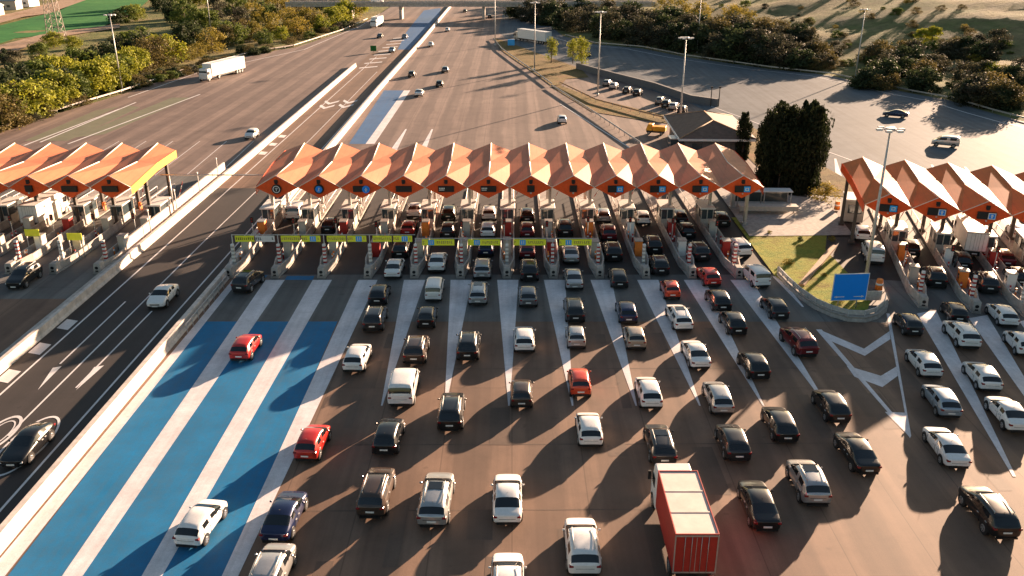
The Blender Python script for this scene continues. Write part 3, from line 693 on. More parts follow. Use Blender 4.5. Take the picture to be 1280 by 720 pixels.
# ------------------------------------------------------------------ canopies
def canopy(label, ox, oy, rz, n, s, roofm, side_panel=None, sh=0.0):
    t = thing('toll_canopy', label, 'canopy', (ox, oy, 0), rz)
    F, Bk, Md = 0.0, 15.0, 8.0
    def ap(k, v): return (k*s-sh*{0: F, 1: Md, 2: Bk}[v], {0: F, 1: Md, 2: Bk}[v], {0: 7.55, 1: 7.2, 2: 7.95}[v])
    def co(k, v): return (k*s-s/2-sh*{0: F, 1: Md, 2: Bk-.3}[v], {0: F, 1: Md, 2: Bk-.3}[v], {0: 6.2, 1: 6.98, 2: 7.05}[v])
    mb = MB()
    for k in range(n):
        for v in (0, 1):
            mb.poly([co(k, v), ap(k, v), ap(k, v+1), co(k, v+1)]); mb.poly([ap(k, v), co(k+1, v), co(k+1, v+1), ap(k, v+1)])
    rf = mb.build('roof', roofm, t)
    for f in rf.data.polygons:
        if f.normal.z < 0: f.flip()
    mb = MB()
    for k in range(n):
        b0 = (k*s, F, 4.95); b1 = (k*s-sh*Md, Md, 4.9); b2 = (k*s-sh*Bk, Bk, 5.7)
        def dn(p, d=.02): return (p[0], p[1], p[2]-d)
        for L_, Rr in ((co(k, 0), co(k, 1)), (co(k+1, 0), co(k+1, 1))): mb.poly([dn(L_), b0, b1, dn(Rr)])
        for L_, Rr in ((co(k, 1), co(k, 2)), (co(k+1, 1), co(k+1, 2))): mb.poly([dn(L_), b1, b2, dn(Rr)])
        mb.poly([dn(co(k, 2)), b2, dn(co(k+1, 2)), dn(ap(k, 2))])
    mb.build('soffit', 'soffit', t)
    for k in range(n):
        x = k*s
        mb = MB(); h = s/2
        A = [(x-h, -.06, 6.2), (x, -.06, 4.93), (x+h, -.06, 6.2), (x, -.06, 7.58)]
        B = [(p[0], .0, p[2]) for p in A]
        vs = [mb.bm.verts.new(p) for p in A+B]
        mb.bm.faces.new(vs[:4]); mb.bm.faces.new(vs[4:][::-1])
        for i in range(4): mb.bm.faces.new((vs[i], vs[i+4], vs[(i+1) % 4+4], vs[(i+1) % 4]))
        mb.build('gable', 'fascia', t)
        # pale ridge and eave flashings
        mb = MB(); mb.tube(ap(k, 0), ap(k, 1), .075, n=5).tube(ap(k, 1), ap(k, 2), .075, n=5); mb.build('ridge_cap', 'ridge', t)
        mb = MB()
        for sg in (-1, 1): mb.tube((x+sg*h, -.07, 6.22), (x, -.07, 7.6), .05, n=5)
        mb.build('eave_trim', 'ridge', t)
        MB().box(x-.2, x+.2, -.22, -.065, 6.75, 7.12).tube((x-.17, -.24, 6.7), (x+.17, -.24, 6.7), .06, n=6).build('camera_box', 'black', t, .02)
    for k in range(n+1):
        x = k*s-s/2+(.35 if k == 0 else -.35 if k == n else 0)
        for y in (5.0, Bk-3.2):
            x = k*s-s/2+(.35 if k == 0 else -.35 if k == n else 0)-sh*y
            MB().box(x-.17, x+.17, y-.25, y+.25, .15, 5.95).box(x-.3, x+.3, y-.4, y+.4, .15, .45).build('column', 'steel' if n == 12 else 'dark_steel', t, .02)
    # edge panels closing the open ends
    for k, sg in ((0, -1), (n, 1)):
        q0, q1, q2 = co(k, 0), co(k, 1), co(k, 2)
        mb = MB()
        for a_, b_ in ((q0, q1), (q1, q2)):
            e = sg*.04
            mb.poly([(a_[0]+e, a_[1], a_[2]+.06), (b_[0]+e, b_[1], b_[2]+.06), (b_[0]+e, b_[1], b_[2]-.9), (a_[0]+e, a_[1], a_[2]-.9)])
        mb.build('end_panel', side_panel if (side_panel and k == n) else 'fascia', t)
    return t
canopy('long middle toll canopy with twelve orange folded gables', -27.0, 96.2, 0, 12, 4.86, 'roof_sunlit')
canopy('left toll canopy with orange gables and a yellow end panel', -46.1-4.65*5, 96.2, 0, 6, 4.65, 'roof_sunlit', 'yellow_panel')
canopy('right toll canopy set at an angle with orange folded gables', O.x, O.y, TH, 6, 4.75, 'roof_shaded', None, .115)

# lane boards on the gables
def frame_pt(base, rz, x, y): 
    return (base[0]+x*math.cos(rz)-y*math.sin(rz), base[1]+x*math.sin(rz)+y*math.cos(rz))
def lane_board(base, rz, x, style, label):
    px, py = frame_pt(base, rz, x, -.30)
    t = thing('lane_board', label, 'lane sign', (px, py, 5.62), rz)
    def sym_T(cx, m, s=1): return MB().box(cx-.2*s, cx+.2*s, -.03, -.012, .58, .66).box(cx-.045*s, cx+.045*s, -.03, -.012, .2, .58).build('symbol', m, t)
    if style in ('ring', 'blue_disc'):
        MB().tube((0, .22, .42), (0, 0, .42), .55, n=24).build('board', 'black', t)
        if style == 'ring':
            mb = MB(); n = 24
            for i in range(n):
                a, b2 = 2*math.pi*i/n, 2*math.pi*(i+1)/n
                mb.poly([(.33*math.cos(a), -.014, .42+.33*math.sin(a)), (.42*math.cos(a), -.014, .42+.42*math.sin(a)), (.42*math.cos(b2), -.014, .42+.42*math.sin(b2)), (.33*math.cos(b2), -.014, .42+.33*math.sin(b2))])
            mb.build('ring', 'white', t)
            MB().box(-.04, .04, -.03, -.012, .22, .6).box(-.16, .16, -.03, -.012, .46, .54).build('symbol', 'white', t)
        else:
            MB().tube((0, 0, .42), (0, -.014, .42), .40, n=24).build('disc', 'sign_blue', t)
            MB().box(-.05, .05, -.04, -.018, .2, .62).box(-.16, .0, -.04, -.018, .2, .28).box(.0, .16, -.04, -.018, .52, .6).build('symbol', 'white', t)
    elif style == 'blue_right_disc':
        MB().box(-.95, .35, 0, .22, .1, .78).build('board', 'black', t, .02)
        MB().tube((.55, .0, .42), (.55, -.05, .42), .44, n=24).build('disc', 'sign_blue', t)
        MB().box(.50, .60, -.08, -.054, .2, .62).box(.40, .70, -.08, -.054, .36, .44).build('symbol', 'white', t)
    elif style == 'blank': MB().box(-.9, .9, 0, .22, .1, .78).build('board', 'black', t, .02)
    elif style == 'small': 
        MB().box(-.42, .42, 0, .22, .1, .85).build('board', 'black', t, .02)
        MB().tube((0, 0, .0), (0, -.08, .0), .11, n=12).build('lamp', 'cream', t)
    elif style == 'text_left':
        MB().box(-.9, .9, 0, .22, .1, .78).build('board', 'black', t, .02)
        mb = MB()
        for i in range(4): mb.box(-.78+i*.17, -.66+i*.17, -.02, -.008, .46, .62)
        mb.box(-.78, -.2, -.02, -.008, .3, .38); mb.build('lettering', 'white', t)
    elif style in ('blue_square', 'white_square'):
        MB().box(-.9, .9, 0, .22, .05, .82).build('board', 'black', t, .02)
        MB().box(.12, .84, -.02, -.003, .1, .77).build('panel', 'sign_cyan' if style == 'blue_square' else 'white', t)
        if style == 'blue_square': MB().box(.28, .68, -.04, -.023, .26, .34).box(.28, .68, -.04, -.023, .52, .6).box(.28, .36, -.04, -.023, .34, .52).box(.60, .68, -.04, -.023, .34, .52).build('symbol', 'white', t)
        else:
            MB().box(.2, .76, -.035, -.023, .18, .69).build('inner_panel', 'sign_blue', t)
            MB().box(.42, .54, -.055, -.038, .24, .48).poly([(.3, -.045, .46), (.66, -.045, .46), (.48, -.045, .64)]).build('symbol', 'white', t)
        MB().tube((0, 0, -.08), (0, -.08, -.08), .09, n=12).build('lamp', 'cream', t)
DESC = {'ring': 'round black board with a white ring', 'blue_disc': 'round board with a blue disc', 'blue_right_disc': 'black board with right-hand blue disc', 'blank': 'blank black board', 'small': 'small square black board with lamp', 'text_left': 'black board with white characters at left', 'blue_square': 'black board with a bright blue square', 'white_square': 'board with white-bordered blue arrow'}
for k, stl in enumerate(['ring', 'blue_disc', 'blue_right_disc', 'blank', 'text_left', 'text_left', 'small', 'small', 'blue_square', 'blue_square', 'blue_square', 'blue_square']):
    lane_board((-27.0, 96.2), 0, k*4.86, stl, '%s on the %s gable of the middle canopy' % (DESC[stl], ORD[k]))
for k in range(6):
    lane_board((-46.1-4.65*5, 96.2), 0, k*4.65, 'small' if k == 3 else 'blank', '%s on the %s gable from the left canopy\'s right end' % (DESC['small' if k == 3 else 'blank'], ORD[5-k]))
for k in range(6):
    stl = 'blue_square' if k == 0 else 'white_square'
    lane_board((O.x, O.y), TH, k*4.75, stl, '%s on the %s gable of the right canopy' % (DESC[stl], ORD[k]))

# ------------------------------------------------------------------ toll islands and what stands on them
def make_island(style=0):
    t = bpy.data.objects.new('toll_island', None); C.objects.link(t)
    def out(z, w=0.0): return [(-.42-w, 0-w), (.42+w, 0-w), (.85+w, 3.6), (.85+w, 33.5), (0, 35.5), (-.85-w, 33.5), (-.85-w, 3.6)]
    MB().prism(out(0), 0, .17).build('kerb', 'kerb', t, .02)
    # crash block with dark eye
    mb = MB(); mb.box(-.40, .40, .08, 1.25, .17, 1.12, 0, (.06, .06, .10, .0)); mb.build('crash_block', 'concrete', t, .06)
    MB().tube((0, .13, .68), (0, .155-.1, .66), .17, n=14).build('eye', 'black', t)
    MB().box(-.15, .15, .06, .11, .25, .4).build('reflector', 'black', t)
    # side walls opening out behind it
    for s in (1, -1):
        mb = MB()
        a, b2 = (s*.36, 1.25), (s*.78, 3.7)
        mb.prism([a, (a[0]-s*.12, a[1]), (b2[0]-s*.14, b2[1]), b2], .17, .98)
        mb.prism([b2, (b2[0]-s*.14, b2[1]), (b2[0]-s*.14, 16), (b2[0], 16)], .17, .92)
        mb.build('side_wall', 'concrete', t, .02)
        mb = MB(); mb.tube((s*.72, 3.8, .98), (s*.72, 16, .98), .035, n=6).tube((s*.72, 21.5, .95), (s*.72, 31, .95), .04, n=6)
        for y in (21.5, 24, 27, 31): mb.tube((s*.72, y, .17), (s*.72, y, .95), .035, n=6)
        mb.build('handrail', 'galv', t)
    return t
def island_gear(loc, rz, lab, seed, gear=True):
    rnd = random.Random(seed)
    def W(x, y): q = frame_pt(loc, rz, x, y); return (q[0], q[1], .17)
    # banded marker column
    t = thing('marker_column', 'tall banded marker column on %s' % lab, 'marker column', W(0, 2.5), rz, 'banded marker columns')
    MB().box(-.16, .16, -.16, .16, 0, 2.75).build('post', 'white', t, .02)
    for i in range(6):
        MB().box(-.165-.003, .168, -.168, .168, .25+i*.42, .43+i*.42).build('band', 'red' if seed % 3 else 'steel', t)
    # payment machines in a row
    for i, y in enumerate((6.2+rnd.random(), 13.6)):
        t = thing('payment_machine', '%s payment machine on %s' % ('front' if i == 0 else 'rear', lab), 'payment machine', W(0, y), rz, 'payment machines on the toll islands')
        MB().box(-.42, .42, -.5, .5, 0, 1.75).build('cabinet', ('cream', 'orange', 'white', 'red')[(seed+i) % 4] if rnd.random() < .6 else 'cream', t, .03)
        MB().box(-.46, .46, -.56, .56, 1.75, 1.85).build('lid', 'steel', t)
        MB().box(-.445, -.424, -.25, .25, .9, 1.4).build('screen', 'glass', t)
    # booth
    t = thing('toll_booth', 'cream dark-windowed toll booth on %s' % lab, 'toll booth', W(0, 16.5), rz, 'toll booths under the canopies')
    MB().box(-.74, .74, 0, 3.4, 0, 1.05).box(-.74, -.66, 0, .08, 1.05, 2.3).box(.66, .74, 0, .08, 1.05, 2.3).box(-.74, -.66, 3.32, 3.4, 1.05, 2.3).box(.66, .74, 3.32, 3.4, 1.05, 2.3).box(-.05, .05, .003, .07, 1.05, 2.3).build('wall', 'cream', t)
    MB().box(-.70, .70, .04, 3.36, 1.055, 2.29).build('window', 'booth_glass', t)
    MB().box(-.9, .9, -.25, 3.65, 2.3, 2.48).build('roof', 'white', t, .03)
    MB().box(-.765, -.742, 1.2, 2.0, .05, 2.1).build('door', 'steel', t)
    # lane gate
    t = thing('lane_gate', 'lane gate with raised striped arm on %s' % (lab if rnd.random() < 2 else ''), 'barrier gate', W(.4, 22.4), rz, 'lane gates')
    MB().box(-.16, .16, -.2, .2, 0, 1.05).build('housing', 'orange' if rnd.random() < .4 else 'white', t, .02)
    a = rnd.uniform(.9, 1.4)
    arm = MB()
    for i in range(6):
        r0, r1 = i*.5, i*.5+.5
        arm.tube((.18+math.cos(a)*r0, 0, .95+math.sin(a)*r0), (.18+math.cos(a)*r1, 0, .95+math.sin(a)*r1), .045, n=6, mi=i % 2)
    arm.build('arm', ['white', 'red'], t)
    # lane signal on a mast
    t = thing('lane_signal', 'slim post with signal head on %s' % lab, 'signal', W(-.35, 9.6+rnd.random()*2), rz, 'signal posts on the toll islands')
    MB().tube((0, 0, 0), (0, 0, 3.0), .05, n=8).build('post', 'galv', t)
    MB().box(-.16, .16, -.12, .1, 2.3, 3.0).build('signal_head', 'black', t, .02)
    MB().tube((0, -.13, 2.8), (0, -.15, 2.8), .09, n=10).tube((0, -.13, 2.5), (0, -.15, 2.5), .09, n=10).build('lens', 'red', t)
    # bollards
    for y in (4.6, 5.3, 10.4, 11.2, 12.2):
        if rnd.random() < .62:
            t = thing('bollard', 'striped bollard on %s' % lab, 'bollard', W(rnd.choice((-.35, 0, .35)), y), rz, 'bollards on the toll islands')
            MB().tube((0, 0, 0), (0, 0, .95), .09, n=8).build('post', 'orange' if rnd.random() < .5 else 'red', t)
            MB().tube((0, 0, .55), (0, 0, .75), .096, n=8).build('band', 'white', t)
ISL = make_island(); first = [True]
def place_island(x, y, rz, lab, seed):
    o = ISL if first[0] else copy_tree(ISL); first[0] = False
    o.location = (x, y, .0); o.rotation_euler = (0, 0, rz)
    tag(o, 'concrete toll island with crash block, %s' % lab, 'toll island', 'toll islands')
    island_gear((x, y), rz, 'the ' + lab, seed)
for k in range(12): place_island(NOSE[k], 83.4, 0, '%s island of the middle plaza' % ORD[k], k)
for k in range(6): place_island(-43.6-4.65*k, 84.6, 0, '%s island of the left plaza' % ORD[k], 20+k)
for k in range(5):
    a = P(*((1154, 386), (1220, 392), (1285, 397), (1351, 404), (1420, 412))[k]); place_island(a[0], a[1], R(-14), '%s island of the right plaza' % ORD[k], 40+k)

# clearance signs hung from a pipe across the lanes
for k in range(8):
    x0 = NOSE[k]; xa = x0+.35; xb = x0+4.82-.35
    t = thing('clearance_sign', 'yellow-green clearance sign over the %s lane of the middle plaza' % ORD[k], 'overhead sign', (x0, 86.0, 0), 0, 'yellow clearance signs over the lanes')
    z = 2.85 if k > 3 else 3.25
    MB().tube((.0, .12, z+.62), (4.82, .12, z+.62), .045, n=6).tube((.0, .12, .17), (.0, .12, z+.66), .05, n=6).build('pipe', 'galv', t)
    segs = [(.7, 4.1)] if k > 3 else [(.35, 2.35), (2.5, 4.5)]
    for a_, b_ in segs:
        MB().box(a_, b_, 0, .05, z-.12, z+.55).build('panel', 'white' if (k == 0 and a_ > 1) else 'sign_yellow', t)
    for u0 in (([1.35] if k > 3 else [3.4])):
        if k > 0: MB().box(u0, u0+.62, -.02, -.003, z-.08, z+.5).build('blue_square', 'sign_cyan', t); MB().box(u0+.16, u0+.24, -.035, -.023, z+.0, z+.4).box(u0+.38, u0+.46, -.035, -.023, z+.05, z+.42).build('symbol', 'white', t)
    mb = MB(); x = segs[0][0]+.1
    rnd = random.Random(k)
    while x < segs[-1][1]-.2:
        if not any(abs(x-u0-.2) < .6 for u0 in (([1.35] if k > 3 else [3.4]))):
            mb.box(x, x+.06, -.02, -.003, z+.1, z+.34+rnd.random()*.06)
            if rnd.random() < .6: mb.box(x+.06, x+.14, -.02, -.003, z+.1, z+.15)
            if rnd.random() < .5: mb.box(x+.06, x+.14, -.02, -.003, z+.28, z+.33)
        x += .21
    mb.build('lettering', 'wood' if k else 'black', t)
# two small yellow signs in the left plaza
for i, (px, py) in enumerate(((93, 297), (40, 292))):
    a = P(px, py, 2.4); t = thing('clearance_sign', 'small yellow-green sign on two posts, %s of the pair in the left plaza' % ('right' if i == 0 else 'left'), 'overhead sign', (a[0], a[1], 0))
    MB().box(-.8, .8, 0, .06, 2.1, 2.9).build('panel', 'sign_yellow', t); MB().tube((-.7, .09, 0), (-.7, .09, 2.9), .05, n=6).tube((.7, .09, 0), (.7, .09, 2.9), .05, n=6).build('posts', 'galv', t)

# ------------------------------------------------------------------ barriers, walls, rails
def jersey(name, label, path, w0, w1, h, mat, gap=0, z=0):
    """concrete barrier swept along a path"""
    mb = MB(); prof = [(-w0/2, 0), (-w0/2, .08), (-w0*.28, .3), (-w1/2, h), (w1/2, h), (w0*.28, .3), (w0/2, .08), (w0/2, 0)]
    rings = []
    for i, p in enumerate(path):
        a = Vector(path[max(0, i-1)]); b2 = Vector(path[min(len(path)-1, i+1)]); d = (b2-a).normalized(); n = Vector((d.y, -d.x))
        rings.append([mb.bm.verts.new((p[0]+n.x*u, p[1]+n.y*u, z+v)) for u, v in prof])
    for A, B in zip(rings, rings[1:]):
        for i in range(len(prof)-1): mb.bm.faces.new((A[i], B[i], B[i+1], A[i+1]))
    mb.bm.faces.new(rings[0]); mb.bm.faces.new(rings[-1][::-1])
    o = mb.build(name, mat); return tag(o, label, 'barrier')
def dens(path, step):
    out = []
    for a, b2 in zip(path, path[1:]):
        a = Vector(a); b2 = Vector(b2); n = max(1, int((b2-a).length/step))
        out += [tuple(a.lerp(b2, i/n)) for i in range(n)]
    return out+[tuple(path[-1])]
jersey('concrete_barrier', 'white concrete barrier between the dark lanes and the blue lanes', dens([(-29.9, 20), (-29.75, 84), (-30.2, 120), (-30.6, 200), (-30.2, 300), (-30.6, 460)], 12), .85, .42, .95, 'concrete_white')
tag(MB().box(-31.06, -30.84, 125, 330, 0, .5).build('channel_kerb', 'black'), 'dark drainage channel along the foot of the central barrier', 'kerb')
jersey('concrete_barrier', 'concrete barrier between the left plaza and the dark lanes', dens([(-41.75, 20), (-41.9, 90), (-41.9, 140), (-42.5, 240)], 12), .7, .36, .9, 'concrete_white')
t = tag(MB().box(-43.2, -42.55, 90, 128, 0, .35).box(-43.05, -42.75, 90.5, 126, .353, 1.75).build('screen_wall', 'concrete_white', bevel=.03), 'pale screen wall along the right side of the left plaza', 'wall')
tag(MB().box(-43.1, -42.5, 64, 89.8, 0, .42).build('walkway_kerb', 'concrete', bevel=.04), 'grey raised kerb in front of the pale screen wall', 'kerb')
for i, y in enumerate((58, 64, 70, 76)):
    pass
# guard rails
def rail(label, path, h=.75, post=2.5, mat='galv', band=.3, name='guard_rail', base=0.0, terrain_=False):
    t = thing(name, label, 'guard rail', (path[0][0], path[0][1], 0)); ox, oy = path[0]
    d = dens(path, post); mb = MB(); mp = MB()
    for i, (a, b2) in enumerate(zip(d, d[1:])):
        A = (a[0]-ox, a[1]-oy); B = (b2[0]-ox, b2[1]-oy)
        n = Vector((B[1]-A[1], A[0]-B[0])).normalized()*.04
        for z0, z1, q in ((h-band, h-band*.55, 1), (h-band*.45, h, 1)):
            mb.prism([(A[0]-n.x, A[1]-n.y), (B[0]-n.x, B[1]-n.y), (B[0]+n.x, B[1]+n.y), (A[0]+n.x, A[1]+n.y)], base+z0, base+z1)
        n2 = n*.5
        mb.prism([(A[0]-n2.x, A[1]-n2.y), (B[0]-n2.x, B[1]-n2.y), (B[0]+n2.x, B[1]+n2.y), (A[0]+n2.x, A[1]+n2.y)], base+h-band*.55, base+h-band*.45)
        MB().tube((A[0]+n.x*2.2, A[1]+n.y*2.2, -.1), (A[0]+n.x*2.2, A[1]+n.y*2.2, base+h-.05), .05, n=6).build('post', 'steel', t)
    mb.build('beam', mat, t); mp.bm.free(); return t
arc = PP([(973, 345), (985, 358), (1000, 372), (1020, 386), (1040, 395), (1060, 401), (1080, 402), (1094, 398), (1105, 389), (1107, 380)])
jersey('island_wall', 'curved concrete kerb wall around the grass island', arc, .5, .4, .5, 'kerb')
rail('curved steel guard rail around the tip of the grass island', [(x*1.0-.0, y+.25) for x, y in arc], 1.0, 1.4, band=.45)
rail('long guard rail below the trees on the left edge of the road', [(x-.6, y) for x, y in LEDGE[2:11]], .85, 4, 'concrete_white')
rail('guard rail along the foot of the hill on the slip road', [(x+.8, y) for x, y in REDGE[3:14]], .7, 4, 'steel')
rail('guard rail on the grass strip beside the parking strip', PP([(690, 110), (740, 142), (802, 184), (830, 205)]), .8, 3, 'galv')
rail('second guard rail nearer the parked cars', PP([(700, 106), (745, 128), (800, 143), (835, 152)]), .8, 3, 'wood')
rail('guard rail at the far tip of the grass strip', PP([(617, 50), (627, 63), (645, 76), (668, 92), (690, 108)]), .8, 4, 'galv')
rail('guard rail on the left shoulder of the blue lanes', [(-29.1, 70), (-29.1, 82)], .9, 1.5, 'steel', name='guard_rail')
# retaining wall by the parked cars
q = PP([(722, 86), (770, 99), (820, 112), (865, 128), (898, 133)])
t = thing('retaining_wall', 'dark retaining wall between the slip road and the parked cars', 'wall', (0, 0, 0))
mb = MB()
for a, b2 in zip(q, q[1:]): mb.prism([a, b2, (b2[0]-.5, b2[1]-.6), (a[0]-.5, a[1]-.6)], 0, 1.6)
mb.build('wall', 'wall_dark', t)
# pipe gantry over the dark lanes
t = thing('pipe_gantry', 'thin grey pipe gantry spanning the dark lanes beside the middle canopy', 'gantry', (-42.4, 104, 0))
MB().tube((0, 0, 0), (0, 0, 5.6), .11, n=8).tube((12.2, 0, 0), (12.2, 0, 5.6), .11, n=8).build('posts', 'galv', t)
MB().tube((-1, 0, 5.6), (13, 0, 5.6), .08, n=8).build('beam', 'galv', t)
# poles along the screen wall
for i, y in enumerate((96, 104.5, 113, 121)):
    t = tag(MB().tube((-42.2, y, .9), (-42.2, y, 3.6), .06, .05, n=6).box(-42.3, -42.1, y-.25, y+.05, 3.45, 3.65).build('slim_post', 'galv'), 'slim grey post behind the screen wall, %s from the camera' % ORD[i], 'post', 'slim posts along the screen wall')

# shelter, sign, bins, cones on the grass island
t = thing('shelter', 'long low white-roofed bus shelter behind the grass island', 'shelter', (32.6, 107.5, .13), R(-2))
MB().box(-3.6, 3.6, .2, 1.9, 2.2, 2.34).build('roof', 'white', t, .02)
MB().box(-3.6, 3.8, -2.3, -.9, .9, 1.05).box(-3.6, 3.8, -2.3, -2.2, .45, .9).build('bench', 'cream', t, .02)
mb = MB()
for x in (-3.4, 0, 3.4):
    for y in (.3, 1.8): MB().tube((x, y, 0), (x, y, 2.2), .06, n=6).build('post', 'steel', t)
    MB().tube((x, -1.6, 0), (x, -1.6, .95), .08, n=6).build('bench_leg', 'steel', t)
mb.bm.free()
MB().box(-3.4, 3.4, 1.85, 1.9, .5, 2.1).build('back_panel', 'booth_glass', t)
a = P(1060, 386, .13)
t = thing('direction_sign', 'large blue rectangular direction sign with two white arrows on grass island', 'road sign', (a[0]-.1, a[1], .13), R(4))
MB().box(-1.72, 1.72, 0, .06, .85, 3.6).build('border', 'white', t, .02)
MB().box(-1.64, 1.64, -.012, -.002, .93, 3.52).build('panel', 'sign_blue', t)
mb = MB()
for s in (-1, 1):
    mb.box(min(s*.45, s*1.2), max(s*.45, s*1.2), -.024, -.015, 1.22, 1.29); mb.poly([(s*1.18, -.02, 1.14), (s*1.48, -.02, 1.255), (s*1.18, -.02, 1.37)])
mb.build('arrows', 'white', t)
MB().tube((-.9, .15, 0), (-.9, .15, 2.8), .07, n=8).build('post', 'galv', t); MB().tube((.9, .15, 0), (.9, .15, 2.8), .07, n=8).build('post', 'galv', t)
for i, (px, py) in enumerate(((1098, 362), (1046, 262))):
    a = P(px, py, .1)
    t = thing('traffic_barrel', 'orange traffic barrel %s' % ('beside the blue direction sign' if i == 0 else 'at the end of the white-roofed shelter'), 'barrel', (a[0], a[1], .13))
    MB().tube((0, 0, 0), (0, 0, 1.1), .38, .3, n=14).build('body', 'orange', t); MB().tube((0, 0, .5), (0, 0, .7), .355, .34, n=14).build('band', 'white', t)
a = P(1085, 282)
t = thing('control_cabin', 'white flat-roofed control cabin at the left end of the right canopy', 'cabin', (a[0]-1.5, a[1]+1.0, .13), TH)
MB().box(-1.1, 1.1, 0, 3.2, 0, 2.7).build('wall', 'cream', t, .02); MB().box(-1.35, 1.35, -.3, 3.5, 2.7, 2.9).build('roof', 'white', t, .02)
MB().box(-.8, .8, -.02, -.003, 1.1, 2.2).build('window', 'booth_glass', t); MB().box(-1.12, -1.103, .4, 1.3, .1, 2.1).build('door', 'steel', t)
t = tag(MB().box(-.05, 2.2, -.04, .04, .2, 1.1).box(-.05, 2.2, -.05, .05, 1.1, 1.16).build('mesh_fence', 'galv', loc=(33.6, 77.2, .0)), 'short grey fence panel right of the blue direction sign', 'fence')
t = tag(MB().box(-.3, .3, -7, 7, 0, .22).build('stone_edging', 'wood', loc=(33.0, 87, .13), rz=R(-32)), 'pale stone edging running diagonally across the grass island', 'edging')

# service building
t = thing('service_building', 'low service building with hipped brown tiled roof and white eaves', 'building', (32.6, 143.5, 0), R(-2))
hx, hy = 6.0, 9.5
MB().box(-hx+1, hx-1, -hy+1, hy-1, 0, 3.1).build('wall', 'wall_dark', t)
mb = MB(); z0, z1 = 3.45, 5.3
r0, r1 = (0, -hy+5.5, z1), (0, hy-5.5, z1); c4 = [(-hx, -hy, z0), (hx, -hy, z0), (hx, hy, z0), (-hx, hy, z0)]
mb.poly([c4[0], c4[1], r0]); mb.poly([c4[1], c4[2], r1, r0]); mb.poly([c4[2], c4[3], r1]); mb.poly([c4[3], c4[0], r0, r1])
mb.build('roof', 'tile', t)
MB().tube(c4[0], r0, .12, n=5).tube(c4[1], r0, .12, n=5).tube(c4[2], r1, .12, n=5).tube(c4[3], r1, .12, n=5).tube(r0, r1, .12, n=5).build('ridge_tiles', 'wood', t)
MB().box(-hx-.1, hx+.1, -hy-.1, hy+.1, 3.1, 3.44).build('eaves', 'white', t)
for x in (-3, 0, 3): MB().box(x-.8, x+.8, -hy+.97, -hy+.997, 1.0, 2.5).build('window', 'booth_glass', t)
for y in (-5, -1, 3): MB().box(-hx+.97, -hx+.997, y-1.2, y+1.2, .6, 2.7).build('window', 'booth_glass', t)
t = thing('glass_porch', 'blue glass porch at the left corner of the service building', 'porch', (26.2, 137.0, 0)); MB().box(-1, 1, -1.2, 1.2, 0, 3.0).build('glazing', 'booth_glass', t, .02)
MB().box(-1.1, 1.1, -1.3, 1.3, 3.0, 3.15).build('roof', 'steel', t)
a = P(820, 168)
t = thing('maintenance_truck', 'yellow maintenance truck parked beside the service building', 'truck', (a[0], a[1], 0), R(70)); t.scale = (.8, .75, .85)
MB().box(-.9, .9, -2.2, 2.2, .5, .85).build('chassis', 'black', t); MB().box(-.95, .95, -2.3, .6, .86, 1.8).build('load_bed', 'yellow_panel', t, .04); MB().box(-.95, .95, .75, 2.4, .86, 2.2, 0, (.08, .08, 0, .5)).build('cab', 'yellow_panel', t, .06)
for s in (1, -1):
    for y in (-1.4, 1.6): o = link(bpy.data.objects.new('wheel', wheel_mesh(.38, .22)), t); o.location = (s*.82, y, .38)

# ------------------------------------------------------------------ lamps and pylon
def mast(x, y, h, label, twin=False):
    t = thing('lamp_mast', label, 'street lamp', (x, y, 0), 0)
    MB().tube((0, 0, 0), (0, 0, h), .19, .09, n=12).tube((0, 0, 0), (0, 0, .6), .26, .24, n=12).build('pole', 'galv', t)
    MB().tube((0, 0, h-.1), (0, 0, h+.15), .55, .45, n=16).build('head_ring', 'galv', t)
    for k in range(6):
        a = 2*math.pi*k/6
        c_, s_ = math.cos(a), math.sin(a)
        MB().tube((c_*.5, s_*.5, h+.02), (c_*.8, s_*.8, h+.02), .05, n=6).box(c_*1.05-.26, c_*1.05+.26, s_*1.05-.2, s_*1.05+.2, h-.12, h+.08, 0).build('lamp', 'white', t)
    return t
mast(-88.9, 199.5, 16.7, 'tall lamp mast on the left road edge in front of the lime trees')
mast(85.9, 220.1, 16.3, 'tall lamp mast at the foot of the hill on the right')
mast(18.98, 193.4, 17.8, 'tall lamp mast on the grass strip near the three yellow trees')
mast(29.5, 151.5, 16.9, 'tall lamp mast rising beside the service building')
mast(35.4, 80.4, 16.2, 'tall lamp mast in front of the right canopy behind the blue sign')
a = P(668, 88); mast(a[0], a[1], 17, 'lamp mast cut off by the top edge, left of the yellow trees')
a = P(871, 67); mast(a[0], a[1], 17, 'lamp mast cut off by the top edge, before the dark thicket')
a = P(619, 57); mast(a[0], a[1], 17, 'lamp mast at the far tip of the grass strip near the overpass')
a = P(264, 40); mast(a[0], a[1], 18, 'lamp mast rising from the bushes at upper left')
a = P(72, 52)
t = thing('lattice_pylon', 'lattice pylon cut off by the top edge above the left trees', 'pylon', (a[0], a[1], .2)); hgt, wb = 30, 2.3
for i, (sx, sy) in enumerate(((1, 1), (1, -1), (-1, -1), (-1, 1))): MB().tube((sx*wb, sy*wb, 0), (sx*.4, sy*.4, hgt), .14, n=5).build('leg', 'concrete', t)
mb = MB(); cs = ((1, 1), (1, -1), (-1, -1), (-1, 1))
for k in range(12):
    z0 = k*2.5; z1 = z0+2.5; w0 = wb+(.4-wb)*z0/hgt; w1 = wb+(.4-wb)*z1/hgt
    for i in range(4):
        p, q = cs[i], cs[(i+1) % 4]
        mb.tube((p[0]*w0, p[1]*w0, z0), (q[0]*w1, q[1]*w1, z1), .07, n=4).tube((q[0]*w0, q[1]*w0, z0), (p[0]*w1, p[1]*w1, z1), .07, n=4)
mb.build('bracing', 'concrete', t)
